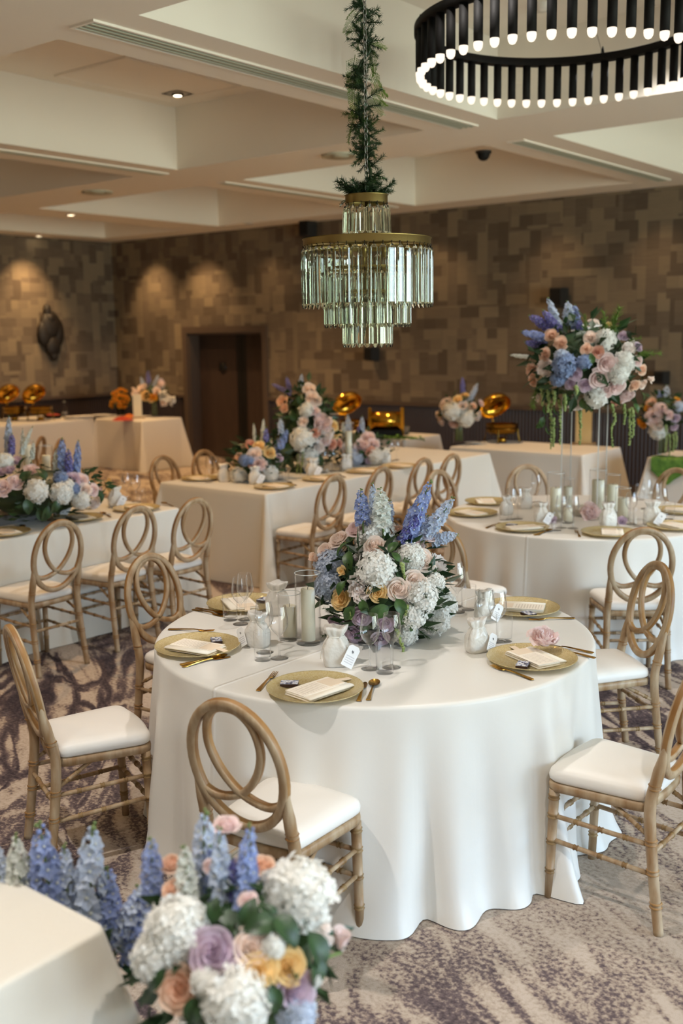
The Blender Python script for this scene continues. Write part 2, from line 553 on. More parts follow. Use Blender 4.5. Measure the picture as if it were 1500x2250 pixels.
def wrapper_mat():
    m, n, out = new_mat('floral_wrapper')
    b = N(n, 'ShaderNodeBsdfPrincipled', Roughness=0.4)
    tcn = N(n, 'ShaderNodeTexCoord')
    t = N(n, 'ShaderNodeTexNoise', Scale=4.5, Detail=2.0); n.links.new(tcn.outputs['Generated'], t.inputs['Vector'])
    r = N(n, 'ShaderNodeValToRGB'); e = r.color_ramp.elements; r.color_ramp.interpolation = 'CONSTANT'
    e[0].position, e[0].color = 0.0, lin('4a4650'); e[1].position, e[1].color = 0.42, lin('8690b0')
    q = e.new(0.5); q.color = lin('d9d9df'); q = e.new(0.58); q.color = lin('efe9df')
    n.links.new(t.outputs[0], r.inputs[0]); n.links.new(r.outputs[0], b.inputs['Base Color']); n.links.new(b.outputs[0], out.inputs[0])
    return m


M = {}
M['wallpaper'] = wallpaper()
M['carpet'] = carpet()
M['wainscot'] = ribbed()
M['paint'] = pbr('ceiling_paint', lin('f2ebdf'), 0.85, bump=0.03, bscale=120)
M['wall_paint'] = pbr('wall_paint', lin('b9ad9a'), 0.8)
M['door'] = pbr('door_veneer', lin('3f3029'), 0.5, noise=6, c2=lin('352822'), stretch=(4, 4, 0.4))
M['door_dark'] = pbr('door_ironmongery', lin('141212'), 0.4)
M['frame'] = pbr('door_frame', lin('51433a'), 0.55)
M['satin'] = cloth_mat('ivory_satin', lin('e6e2da'), 0.34, 0.1, 0.03, [(.9995, -.033, 0, .0)])
M['satin_far'] = cloth_mat('ivory_satin_far', lin('e2dcd2'), 0.42, 0.1, 0.03, [(.996, .09, 0, 0.0)])
M['linen'] = cloth_mat('ivory_linen', lin('e5dfd2'), 0.62, 0.3, 0.08)
M['cotton'] = cloth_mat('white_cotton', lin('e4ddd2'), 0.8, 0.2, 0.06)
M['chair'] = pbr('limewashed_wood', lin('94714a'), 0.46, noise=9, c2=lin('b9a283'), stretch=(3, 3, 0.8), bump=0.08, bscale=60)
M['chair_edge'] = pbr('limewashed_wood_edge', lin('85592a'), 0.5, noise=8, c2=lin('a67d4a'))
M['chair_dark'] = pbr('limewashed_wood_grooves', lin('7d5d36'), 0.55, noise=14, c2=lin('a08458'))
M['cushion'] = pbr('ivory_vinyl', lin('ebe5dc'), 0.45, bump=0.03, bscale=300)
M['glass'] = thin_glass('clear_glass')
M['goblet'] = thin_glass('goblet_glass', refl=1.0, base=0.06, power=2.2)
M['acrylic'] = thin_glass('clear_acrylic', refl=0.8, base=0.03)
M['acrylic_edge'] = pbr('acrylic_edge', lin('d6d8d4'), 0.2)
M['crystal'] = crystal_mat()
M['plate'] = glitter_glass()
M['gold'] = pbr('polished_gold', lin('d8a23c'), 0.16, metal=1.0)
M['pan'] = pbr('gold_reflecting_dark', lin('7a5a22'), 0.25, metal=1.0)  # darker copy of the gold; reflected dark surroundings are put into its colour
M['cutlery'] = pbr('gold_cutlery_metal', lin('cfa04e'), 0.2, metal=1.0)
M['brass'] = pbr('brushed_brass', lin('94824f'), 0.38, metal=1.0, bump=0.05, bscale=200)
M['black'] = pbr('black_metal', lin('121110'), 0.7, spec=0.25)
M['black_plastic'] = pbr('black_plastic', lin('1d1b1a'), 0.5)
M['steel'] = pbr('steel_chain', lin('8b8c88'), 0.35, metal=1.0)
M['bulb'] = emit('frosted_bulb', (1.0, 0.84, 0.66, 1), 0.95)
M['downlight'] = emit('lit_downlight', (1.0, 0.78, 0.5, 1), 6.0)
M['wax'] = pbr('ivory_wax', lin('faf4de'), 0.5, trans=0.25)
M['wick'] = pbr('wick', lin('2a2420'), 0.9)
M['paper'] = pbr('card', lin('f6f1e6'), 0.75)
M['napkin'] = cloth_mat('napkin_cotton', lin('f3ead8'), 0.75, 0.2, 0.1)
M['menu'] = print_mat('menu_print', lin('f5ead9'), lin('d2c3b1'), 16, 0.05, 0.62)
M['menu_panel'] = pbr('menu_heading_panel', lin('ead6bc'), 0.7)
M['tag'] = print_mat('tag_print', lin('f4f3f2'), lin('c6c4c9'), 10, 0.10, 0.55, 'Z')
M['ink'] = pbr('tag_emblem_ink', lin('4c4a50'), 0.8)
M['wrapper'] = wrapper_mat()
M['chocolate'] = pbr('dark_chocolate', lin('3b241b'), 0.5)
M['bag'] = pbr('satin_pouch', lin('e2dcd2'), 0.26, sheen=0.2, bump=0.7, bscale=26)
M['leaf'] = pbr('leaf_green', lin('2f4a24'), 0.4, noise=4, c2=lin('4b6a35'), trans=0.15)
M['leaf_dark'] = pbr('leaf_dark_green', lin('1f331c'), 0.42, noise=4, c2=lin('33502a'), trans=0.1)
M['fern'] = pbr('fern_green', lin('55762f'), 0.5, noise=4, c2=lin('7f9a45'), trans=0.3)
M['stem'] = pbr('stem_green', lin('6b7f48'), 0.55)
M['amaranth'] = pbr('amaranth_green', lin('7d9150'), 0.8, noise=60, c2=lin('a3b070'))
M['moss'] = pbr('fresh_green', lin('44702a'), 0.6, noise=20, c2=lin('6f9a3e'))
M['terracotta'] = pbr('grey_pot', lin('6f6a66'), 0.8)
M['red'] = pbr('red_napkin', lin('a8371d'), 0.8)
M['orange'] = pbr('orange_napkin', lin('c86a22'), 0.8)
M['china'] = pbr('white_china', lin('ece8e0'), 0.25)
M['sign'] = pbr('gold_card', lin('c9ad74'), 0.5)
M['slot'] = pbr('vent_slot', lin('3a3a33'), 0.7)
M['vent'] = pbr('vent_metal', lin('b9b8a4'), 0.5)
M['sculpt'] = pbr('dark_bronze', lin('1a1411'), 0.6, bump=0.4, bscale=12)


def petal(name, a, b, noise=7, trans=0.4):
    return pbr(name, lin(a), 0.65, noise=noise, c2=lin(b), trans=trans, spec=0.25)


M['rose_blush'] = petal('petal_blush', 'fbe4d5', 'fff2e9')
M['rose_peach'] = petal('petal_peach', 'f5cdb0', 'fbdfca')
M['rose_yellow'] = petal('petal_yellow', 'fdd58a', 'ffe9b6')
M['rose_mauve'] = petal('petal_mauve', 'cbb0c6', 'e6d6e2')
M['rose_pink'] = petal('petal_pink', 'f5d9d6', 'fdedea')
M['rose_coral'] = petal('petal_coral', 'e3a58c', 'f0c3ad')
M['hyd_white'] = petal('petal_white', 'f4f2ea', 'fffefb', 30)
M['hyd_blue'] = petal('petal_pale_blue', 'c4d1e8', 'e4eaf4', 22)
M['hyd_deepblue'] = petal('petal_deep_blue', '8298c6', 'b6c5df', 22)
M['peony'] = petal('petal_peony', 'f9ebe5', 'fff9f5', 14)
M['delph_blue'] = petal('petal_delphinium', '8c9fd6', 'b5c3ea', 30)
M['delph_pale'] = petal('petal_delphinium_pale', 'b7c6e4', 'dbe3f0', 30)
M['delph_violet'] = petal('petal_delphinium_violet', '7474bd', '9d97d0', 30)
M['delph_white'] = petal('petal_delphinium_white', 'e1e6df', 'f3f4ee', 30)
M['marigold'] = petal('petal_marigold', 'e39a24', 'f0b649', 30)

# ------------------------------------------------------------------ the setting
structure(MB().box((LEFT_X, FRONT_Y, -0.1), (RIGHT_X, BACK_Y + 0.4, 0)).build('floor', M['carpet']))
DOOR = (-12.80, -11.14, 2.02)      # x0, x1, height
mb = MB()
for (x0, x1, z0, z1) in [(LEFT_X - .2, DOOR[0], RAIL_Z, CEIL_Z + .2), (DOOR[1], RIGHT_X, RAIL_Z, CEIL_Z + .2), (DOOR[0], DOOR[1], DOOR[2], CEIL_Z + .2)]:
    mb.box((x0, BACK_Y, z0), (x1, BACK_Y + 0.4, z1), 0)
for (x0, x1) in [(LEFT_X - .2, DOOR[0]), (DOOR[1], RIGHT_X)]:
    mb.box((x0, BACK_Y, 0), (x1, BACK_Y + 0.4, RAIL_Z), 1)
structure(mb.build('wall_back', [M['wallpaper'], M['wainscot']]))
mb = MB()
mb.box((LEFT_X - .2, FRONT_Y, RAIL_Z), (LEFT_X, BACK_Y, CEIL_Z + .2), 0)
mb.box((LEFT_X - .2, FRONT_Y, 0), (LEFT_X, BACK_Y, RAIL_Z), 1)
structure(mb.build('wall_left', [M['wallpaper'], M['wainscot']]))
mb = MB()
ys = [FRONT_Y] + [v for w in WINDOWS for v in w] + [BACK_Y]
for i in range(0, len(ys), 2):
    mb.box((RIGHT_X, ys[i], 0), (RIGHT_X + .25, ys[i + 1], CEIL_Z + .2))
for (y0, y1) in WINDOWS:
    mb.box((RIGHT_X, y0, 0), (RIGHT_X + .25, y1, 0.2))
    mb.box((RIGHT_X, y0, 3.1), (RIGHT_X + .25, y1, CEIL_Z + .2))
structure(mb.build('wall_right', M['wall_paint']))
structure(MB().box((LEFT_X - .2, FRONT_Y - .2, 0), (RIGHT_X + .25, FRONT_Y, CEIL_Z + .2)).build('wall_front', M['wall_paint']))
for i, (y0, y1) in enumerate(WINDOWS):
    mb = MB()
    for (a, b) in [((y0, .2), (y0 + .06, 3.1)), ((y1 - .06, .2), (y1, 3.1)), ((y0, .2), (y1, .26)), ((y0, 3.04), (y1, 3.1)), (((y0 + y1) / 2 - .03, .2), ((y0 + y1) / 2 + .03, 3.1))]:
        mb.box((RIGHT_X + .08, a[0], a[1]), (RIGHT_X + .16, b[0], b[1]))
    w = structure(mb.build('window_%d' % (i + 1), M['black']))
# rails and skirting
structure(MB().box((LEFT_X, BACK_Y - .03, RAIL_Z - .03), (DOOR[0] - .1, BACK_Y, RAIL_Z + .02)).box((DOOR[1] + .1, BACK_Y - .03, RAIL_Z - .03), (RIGHT_X, BACK_Y, RAIL_Z + .02)).build('trim_1', M['frame']))
structure(MB().box((LEFT_X, FRONT_Y, RAIL_Z - .03), (LEFT_X + .03, BACK_Y - .03, RAIL_Z + .02)).build('trim_2', M['frame']))
structure(MB().box((LEFT_X, BACK_Y - .02, 0), (DOOR[0] - .1, BACK_Y, .12)).box((DOOR[1] + .1, BACK_Y - .02, 0), (RIGHT_X, BACK_Y, .12)).build('baseboard_back', M['frame']))
structure(MB().box((LEFT_X, FRONT_Y, 0), (LEFT_X + .02, BACK_Y - .02, .12)).build('baseboard_left', M['frame']))

# ceiling: a grid of beams with deep coffers between
CU = [(-14.07, -12.12), (-11.46, -8.57), (-7.93, -5.01), (-4.35, -1.43), (-0.78, 2.14), (2.79, 5.71)]
CW = [(-5.2, -1.55), (-0.65, 2.92), (3.83, 7.40), (8.31, 11.47)]
mb = MB()
us = sorted([LEFT_X - .2, RIGHT_X + .2] + [v for c in CU for v in c]); wsb = sorted([FRONT_Y - .2, BACK_Y + .4] + [v for c in CW for v in c])
for i in range(len(us) - 1):
    for j in range(len(wsb) - 1):
        u0, u1, w0, w1 = us[i], us[i + 1], wsb[j], wsb[j + 1]
        coff = (i % 2 == 1) and (j % 2 == 1)
        z = COFFER_Z if coff else CEIL_Z
        mb.add([(u0, w0, z), (u0, w1, z), (u1, w1, z), (u1, w0, z)], [(0, 1, 2, 3)], 0, False)
        if coff:
            for (a, b) in (((u0, w0), (u1, w0)), ((u1, w0), (u1, w1)), ((u1, w1), (u0, w1)), ((u0, w1), (u0, w0))):
                mb.add([(*a, CEIL_Z), (*a, z), (*b, z), (*b, CEIL_Z)], [(0, 1, 2, 3)], 0, False)
u0, u1, w0, w1 = LEFT_X - .2, RIGHT_X + .25, FRONT_Y - .2, BACK_Y + .4
mb.add([(u0, w0, 4.4), (u1, w0, 4.4), (u1, w1, 4.4), (u0, w1, 4.4)], [(0, 1, 2, 3)], 0, False)   # the slab above
for (a, b) in (((u0, w0), (u1, w0)), ((u1, w0), (u1, w1)), ((u1, w1), (u0, w1)), ((u0, w1), (u0, w0))):
    mb.add([(*a, CEIL_Z), (*a, 4.4), (*b, 4.4), (*b, CEIL_Z)], [(0, 1, 2, 3)], 0, False)
ceiling = structure(mb.build('ceiling', M['paint']))

# double door, set back in the wall
door = structure(put('door_1', None, None, (0, 0, 0)))
fr = MB()
x0, x1, h = DOOR
for (a, b) in [((x0 - .1, 0), (x0, h + .1)), ((x1, 0), (x1 + .1, h + .1)), ((x0, h), (x1, h + .1))]:
    fr.box((a[0], BACK_Y - .035, a[1]), (b[0], BACK_Y, b[1]))
for (a, b) in [((x0, 0), (x0 + .03, h)), ((x1 - .03, 0), (x1, h)), ((x0, h - .03), (x1, h))]:
    fr.box((a[0], BACK_Y, a[1]), (b[0], BACK_Y + .3, b[1]))
fr.build('door_frame', M['frame'], door)
xm = -11.82
for (a, b, hx) in ((x0 + .03, xm - .11, -12.24), (xm + .11, x1 - .03, -11.26)):
    leaf = MB().box((a, BACK_Y + .22, 0.01), (b, BACK_Y + .27, h - .03)).build('door_leaf', M['door'], door)
    MB().lathe([(0.001, 0), (.085, 0), (.085, .012), (.06, .03), (.001, .032)], 20).build('door_roundel', M['door_dark'], leaf, (hx, BACK_Y + .22, 1.47), (R(90), 0, 0))
MB().box((xm - .11, BACK_Y + .225, 0.01), (xm - .005, BACK_Y + .275, h - .03)).build('door_stile', M['door_dark'], door)
MB().box((xm + .005, BACK_Y + .225, 0.01), (xm + .11, BACK_Y + .275, h - .03)).build('door_stile', M['door_dark'], door)
MB().box((x0, BACK_Y + .3, 0), (x1, BACK_Y + .4, h)).build('door_backing', M['door_dark'], door)

# things in the ceiling
def linear_vent(x, y0, y1, w, label):
    t = thing('ceiling_vent', label, 'vent', (x, (y0 + y1) / 2, CEIL_Z), 0, 'long slot vents in the ceiling beams')
    L = (y1 - y0) / 2
    MB().box((-w / 2, -L, -.004), (w / 2, L, 0)).build('backing', M['slot'], t)
    f = MB()
    f.box((-w / 2 - .02, -L - .02, -.012), (-w / 2, L + .02, 0)).box((w / 2, -L - .02, -.012), (w / 2 + .02, L + .02, 0))
    f.box((-w / 2, -L - .02, -.012), (w / 2, -L, 0)).box((-w / 2, L, -.012), (w / 2, L + .02, 0))
    f.build('frame', M['paint'], t)
    for k in (-1, 0, 1):
        MB().box((k * w / 3.4 - .008, -L, -.014), (k * w / 3.4 + .008, L, -.004)).build('slat', M['vent'], t)
linear_vent(-4.67, 3.74, 7.47, .16, 'long slot vent along the beam nearest the black ring chandelier')
linear_vent(-4.69, 8.30, 11.5, .13, 'long slot vent in the beam right of the dome camera')
linear_vent(-8.22, 3.9, 7.47, .10, 'long slot vent in the beam at the left of the photo')
linear_vent(-8.22, 8.30, 11.4, .10, 'long slot vent in the beam behind the leafy chain')

def grille(x, y, label):
    t = thing('ceiling_grille', label, 'vent', (x, y, CEIL_Z))
    MB().lathe([(.001, -.004), (.11, -.004), (.16, -.02), (.17, -.012), (.17, 0)], 24, cap=False).build('ring', M['vent'], t)
    MB().lathe([(.001, -.022), (.07, -.022), (.08, -.010), (.08, -.005)], 24, cap=False).build('disc', M['vent'], t)
grille(-9.72, 7.85, 'small round air grille in the ceiling beam at far left')
grille(-6.23, 7.82, 'small round air grille in the beam left of the leafy chain')

def downlight(x, y, z, label, lit=True, square=False):
    t = thing('ceiling_downlight', label, 'light', (x, y, z))
    if square:
        MB().box((-.11, -.11, -.012), (.11, -.075, 0)).box((-.11, .075, -.012), (.11, .11, 0)).box((-.11, -.075, -.012), (-.075, .075, 0)).box((.075, -.075, -.012), (.11, .075, 0)).build('frame', M['china'], t)
        MB().lathe([(.001, -.03), (.05, -.03), (.062, -.002)], 20, cap=False).build('lamp', M['black'], t)
        MB().lathe([(.001, -.033), (.035, -.033), (.037, -.03)], 16, cap=False).build('bulb', M['downlight'], t)
    else:
        MB().lathe([(.05, -.004), (.065, -.012), (.07, 0)], 20, cap=False).build('rim', M['china'], t)
        MB().lathe([(.001, -.005), (.05, -.005), (.05, 0)], 20, cap=False).build('bulb', M['downlight'] if lit else M['black'], t)
p = at(390, 203, COFFER_Z)
downlight(p.x, p.y, COFFER_Z, 'square white gimbal downlight in the left coffer', square=True)
downlight(-11.75, 9.03, CEIL_Z, 'small lit round downlight in the beam at far left')
downlight(-14.45, 10.46, CEIL_Z, 'tiny lit round downlight above the far left wall')
p = at(545, 491, CEIL_Z); downlight(p.x, p.y, CEIL_Z, 'unlit round downlight above the back wall left of the speaker', False)
p = at(1190, 8, COFFER_Z)
t = thing('smoke_detector', 'small white smoke detector high in the coffer above the black ring', 'detector', (p.x, p.y, COFFER_Z))
MB().lathe([(.001, -.05), (.04, -.05), (.06, -.02), (.06, 0)], 20, cap=False).build('body', M['china'], t)
t = thing('ceiling_dome_camera', 'small black dome security camera on the ceiling beam', 'camera', (-5.17, 8.56, CEIL_Z))
MB().lathe([(.001, -.02), (.07, -.02), (.075, 0)], 20, cap=False).build('base', M['black_plastic'], t)
MB().lathe([(.001, -.085), (.03, -.078), (.052, -.055), (.06, -.02)], 20, cap=False).build('dome', M['black'], t)
# access panel in the coffer ceiling
t = thing('access_panel', 'large flat access panel in the left ceiling coffer', 'panel', (0, 0, COFFER_Z))
a, b = at(277, 125, COFFER_Z), at(121, 162, COFFER_Z)
MB().box((b.x, a.y, -.012), (a.x, a.y + 1.25, 0)).build('panel', M['paint'], t)
f = MB()
for (p0, p1) in (((b.x - .03, a.y - .03), (a.x + .03, a.y)), ((b.x - .03, a.y + 1.25), (a.x + .03, a.y + 1.28)), ((b.x - .03, a.y), (b.x, a.y + 1.25)), ((a.x, a.y), (a.x + .03, a.y + 1.25))):
    f.box((p0[0], p0[1], -.02), (p1[0], p1[1], 0))
f.build('frame', M['paint'], t)

# wall speakers and the dark sculpture
def speaker(px, py, w, h, label):
    d = pix_dir(px, py); p = CAM_P + d * ((BACK_Y - CAM_P.y) / d.y)
    t = thing('wall_speaker', label, 'speaker', (p.x, BACK_Y, p.z), 0, 'black boxes on the back wall')
    b = MB(); b.add([(-w / 2, -.05, -h / 2), (w / 2, -.05, -h / 2), (w / 2, -.05, h / 2), (-w / 2, -.05, h / 2), (-w / 2 * .8, -.22, -h / 2 + .02), (w / 2 * .8, -.22, -h / 2 + .02), (w / 2 * .8, -.22, h / 2), (-w / 2 * .8, -.22, h / 2)],
                    [(0, 1, 2, 3), (4, 7, 6, 5), (0, 4, 5, 1), (1, 5, 6, 2), (2, 6, 7, 3), (3, 7, 4, 0)], 0, False)
    b.build('cabinet', M['black_plastic'], t)
    MB().box((-w * .36, -.228, -h / 2 + .04), (w * .36, -.22, h / 2 - .02)).build('grille', M['black'], t)
    MB().box((-.03, -.05, -.05), (.03, 0, .05)).build('bracket', M['black'], t)
speaker(688, 503, .2, .26, 'black wall speaker just under the ceiling behind the crystal chandelier')
speaker(1237, 655, .19, .24, 'black wall speaker behind the tall flower arrangement')
speaker(1462, 830, .14, .16, 'small black wall speaker at the right edge of the photo')
speaker(828, 778, .16, .2, 'black wall speaker directly below the crystal chandelier')
t = thing('wall_sculpture', 'dark carved oval sculpture hanging on the far left wall', 'sculpture', (LEFT_X, 10.66, 2.07))
for i, (dy, dz, ry, rz, dx) in enumerate([(-.05, .33, .07, .12, .06), (0, .1, .2, .24, .09), (-.12, -.02, .14, .22, .07), (.13, 0, .12, .24, .07), (.02, -.22, .15, .18, .08), (.03, -.38, .07, .09, .06), (-.02, .22, .1, .1, .1)]):
    MB().ball((0, 0, 0), 1, 14, 8, sc=(dx, ry, rz)).build('lobe', M['sculpt'], t, (.05, dy, dz))

# ------------------------------------------------------------------ chairs
def outline(s=1.0, n_c=6):
    c = [(-.192, .18), (-.158, -.172), (.158, -.172), (.192, .18)]
    rr = [.06, .035, .035, .06]
    pts = []
    for i in range(4):
        p0, p1, p2 = Vector(c[i - 1]), Vector(c[i]), Vector(c[(i + 1) % 4])
        a = p1 + (p0 - p1).normalized() * rr[i]; b = p1 + (p2 - p1).normalized() * rr[i]
        for k in range(n_c + 1):
            t_ = k / n_c
            q = a * (1 - t_) ** 2 + p1 * 2 * t_ * (1 - t_) + b * t_ * t_
            pts.append((q.x * s, q.y * s))
        if i == 3 or i == 1:
            d = Vector(c[(i + 1) % 4]); e2 = p1
            for t_ in (.25, .5, .75):
                q = b * (1 - t_) + (d + (p1 - d).normalized() * rr[(i + 1) % 4]) * t_
                pts.append((q.x * s, (q.y + (.012 if i == 3 else -.008) * (1 - (2 * t_ - 1) ** 2)) * s))
    return pts


def ringed(p0, p1, r0, r1, rings, amp=.0035, n=10):
    """a turned bamboo-look rod: pairs of thin rings along it"""
    p0, p1 = Vector(p0), Vector(p1); L = (p1 - p0).length
    ts = [(0, 0)]
    for t_ in rings:
        e = .0045 / L
        for k_, a in ((-2.4, 0), (-1.6, 1), (-.8, .1), (0, 0), (.8, .1), (1.6, 1), (2.4, 0)):
            ts.append((t_ + k_ * e * .85, a))
    ts.append((1, 0)); ts.sort()
    path = [p0.lerp(p1, t_) for t_, _ in ts]
    rad = [r0 + (r1 - r0) * t_ + amp * a for t_, a in ts]
    q = MB().tube(path, rad, n)
    for i in range(len(ts) - 1):
        if ts[i][1] + ts[i + 1][1] > .05:
            for k_ in range(n): q.m[i * n + k_] = 1
    return q


def make_chair_meshes():
    d = {}
    o = outline(); n = len(o)
    def loft(levels, cap_top=True):
        vs, fs = [], []
        for (s, z) in levels:
            vs += [(x * s, y * s, z) for x, y in o]
        for j in range(len(levels) - 1):
            fs += [(j * n + i, j * n + (i + 1) % n, (j + 1) * n + (i + 1) % n, (j + 1) * n + i) for i in range(n)]
        fs.append(tuple(range(n - 1, -1, -1)))
        k0 = (len(levels) - 1) * n
        vs.append((0, 0, levels[-1][1] + .003))
        fs += [(k0 + i, k0 + (i + 1) % n, len(vs) - 1) for i in range(n)]
        return MB().add(vs, fs)
    d['cushion'] = loft([(.96, .432), (1.0, .440), (1.01, .455), (.985, .470), (.92, .480), (.7, .487), (.35, .491)]).mesh('seat_cushion', M['cushion'])
    d['frame'] = loft([(.95, .398), (1.0, .400), (1.01, .418), (1.0, .430), (.9, .431)]).mesh('seat_frame', M['chair'])
    for sgn, key in ((-1, 'rl'), (1, 'rr')):
        x = .163 * sgn
        pts = catmull([(x * 1.06, -.235, 0), (x * 1.03, -.205, .22), (x, -.187, .42), (x * .985, -.206, .53), (x * 1.0, -.222, .60), (x * 1.03, -.236, .67)], 10)
        rad = []
        for p in pts:
            r = .0165 + .003 * min(1, p.z / .4)
            if p.z > .56: r *= max(.35, 1 - (p.z - .56) / .16)
            rad.append(r)
        mb = MB().tube(pts, rad, 10)
        for z in (.10, .21, .31, .50):
            for dz in (-.007, .007):
                q = min(pts, key=lambda p: abs(p.z - z))
                c = q + Vector((0, 0, z + dz - q.z))
                mb.tube([c + Vector((0, 0, -.004)), c, c + Vector((0, 0, .004))], [.017, .0225, .017], 10, 1, cap=False)
        d[key] = mb.mesh('rear_leg', [M['chair'], M['chair_edge']])
        d['f' + key[1]] = ringed((.172 * sgn, .165, 0), (.168 * sgn, .152, .402), .0145, .018, (.25, .52, .76, .93)).mesh('leg', [M['chair'], M['chair_dark']])
        for k_, (za, zb) in enumerate(((.305, .30), (.215, .20))):
            d['s%d%s' % (k_, key[1])] = ringed((.170 * sgn, .155, za), (.168 * sgn, -.198, zb), .0085, .0085, (.25, .5, .75), .003, 8).mesh('stretcher', [M['chair'], M['chair_dark']])
        d['b' + key[1]] = ringed((.150 * sgn, -.05, .402), (.164 * sgn, -.19, .325), .008, .008, (.4, .7), .002, 8).mesh('brace', [M['chair'], M['chair_dark']])
    for k_, z in enumerate((.30, .21)):
        d['f_s%d' % k_] = ringed((-.168, .158, z), (.168, .158, z), .0085, .0085, (.2, .4, .6, .8), .003, 8).mesh('stretcher', [M['chair'], M['chair_dark']])
    d['back_s'] = ringed((-.165, -.20, .27), (.165, -.20, .27), .0085, .0085, (.25, .5, .75), .003, 8).mesh('stretcher', [M['chair'], M['chair_dark']])
    tl = math.tan(R(11.5))
    def pl(X, Z, off=0): return Vector((X, -.187 - (.27 + Z) * tl - off, .70 + Z))
    nrm = Vector((0, -1, -tl)).normalized()
    hoop = [pl(.166 * math.cos(a), .205 * math.sin(a)) for a in [2 * PI * i / 48 for i in range(48)]]
    def bar(path, w, dpt, closed):
        P = path; m = len(P); vs, fs, mi = [], [], []
        sec = [(1, .55), (.6, 1), (-.6, 1), (-1, .55), (-1, -.55), (-.6, -1), (.6, -1), (1, -.55)]
        for i in range(m):
            t_ = (P[(i + 1) % m] - P[i - 1]) if closed else (P[min(i + 1, m - 1)] - P[max(i - 1, 0)])
            t_.normalize(); b = t_.cross(nrm).normalized()
            for (u, v) in sec: vs.append(P[i] + b * u * w / 2 + nrm * v * dpt / 2)
        for i in range(m if closed else m - 1):
            j = (i + 1) % m
            for k_ in range(8): fs.append((i * 8 + k_, i * 8 + (k_ + 1) % 8, j * 8 + (k_ + 1) % 8, j * 8 + k_)); mi.append(1 if k_ in (3, 7) else 0)
        if not closed: fs += [tuple(range(7, -1, -1)), tuple(range((m - 1) * 8, m * 8))]; mi += [0, 0]
        q = MB().add(vs, fs); q.m = mi
        return q
    d['hoop'] = bar(hoop, .031, .030, True).mesh('back_hoop', [M['chair'], M['chair_edge']])
    half = [(-.150, -.095), (-.10, -.118), (-.04, -.110), (.02, -.078), (.072, -.012), (.096, .065), (.084, .138), (.046, .182), (0, .192)]
    pts = half + [(-x, z) for x, z in half[-2::-1]]
    lp = catmull([pl(x, z) for x, z in pts], 4)
    d['loop'] = bar(lp, .024, .026, False).mesh('inner_loop', [M['chair'], M['chair_edge']])
    return d


CH = make_chair_meshes()
CHAIR_PARTS = [('back_hoop', 'hoop'), ('inner_loop', 'loop'), ('rear_leg', 'rl'), ('rear_leg', 'rr'), ('leg', 'fl'), ('leg', 'fr'), ('seat_frame', 'frame'), ('seat_cushion', 'cushion'),
               ('stretcher', 's0l'), ('stretcher', 's0r'), ('stretcher', 's1l'), ('stretcher', 's1r'), ('stretcher', 'f_s0'), ('stretcher', 'f_s1'), ('stretcher', 'back_s'), ('brace', 'bl'), ('brace', 'br')]


def chair(x, y, face, label, group):
    """face: direction the sitter looks, degrees from the room's x axis"""
    t = thing('dining_chair', label, 'chair', (x, y, 0), R(face - 90), group)
    for nm, k_ in CHAIR_PARTS: put(nm, CH[k_], t)
    return t


def chair_top(px, py, face, label, group, lean=.275, back=0.0):
    p = at(px, py, .905); a = R(face); lean -= back
    return chair(p.x + lean * math.cos(a), p.y + lean * math.sin(a), face, label, group)


T1 = (-2.52, 3.34); T2 = (-3.10, 6.42)
G1 = 'chairs around the near round table'; G2 = 'chairs around the far round table'
G3 = 'chairs along the left long table'; G4 = 'chairs along the right side of the middle long table'; G5 = 'chairs behind the middle long table'
W = 'limewashed hoop-back chair with ivory seat '
chair(-2.125, 2.345, 97, W + 'seen from behind, nearest the camera', G1)
chair(-3.192, 2.425, 68, W + 'at the left of the near round table', G1)
chair(-3.605, 3.34, 2, W + 'behind the left rim of the near round table', G1)
chair(-1.985, 4.33, 231, W + 'at the far right of the near round table', G1)
chair(-1.43, 3.29, 180, W + 'cut by the right edge of the photo', G1)
chair(-3.22, 5.17, 86, W + 'facing right, between the two round tables', G2)
chair(-2.38, 5.555, 128, W + 'in front of the far round table at right', G2)
chair_top(984, 1038, 352, W + 'at the left rear of the far round table', G2, back=.10)
chair_top(1168, 1029, 315, W + 'behind the candles of the far round table', G2, back=.14)
chair_top(1487, 1032, 262, W + 'at the right rear of the far round table', G2)
chair_top(130, 1147, 180, W + 'at the left long table, leftmost of three', G3)
chair_top(300, 1115, 180, W + 'at the left long table, middle of three', G3)
chair_top(428, 1098, 180, W + 'at the left long table, rightmost of three', G3)
chair_top(733, 1046, 180, W + 'nearest in the row at the middle long table', G4)
chair_top(838, 1028, 180, W + 'second in the row at the middle long table', G4)
chair_top(930, 1009, 180, W + 'third in the row at the middle long table', G4)
chair_top(993, 1000, 180, W + 'fourth and farthest at the middle long table', G4)
chair_top(357, 1004, 0, W + 'nearest of three behind the middle long table', G5)
chair_top(447, 991, 0, W + 'second of three behind the middle long table', G5)
chair_top(537, 978, 0, W + 'third behind the middle long table, hidden by flowers', G5)
chair_top(90, 961, 215, W + 'far behind the blue flowers at left', 'chairs before the left buffet')
chair_top(132, 966, 215, W + 'half hidden beside the one before the left buffet', 'chairs before the left buffet')

# ------------------------------------------------------------------ tablecloths
def fold_noise(seed):
    r = random.Random(seed)
    fs = [(r.choice([3, 4, 5, 6, 7, 9, 11, 13, 16]), r.uniform(0, 2 * PI), r.uniform(.4, 1)) for _ in range(7)]
    return lambda a: sum(w * math.sin(k_ * a + ph) for k_, ph, w in fs) / 3.0


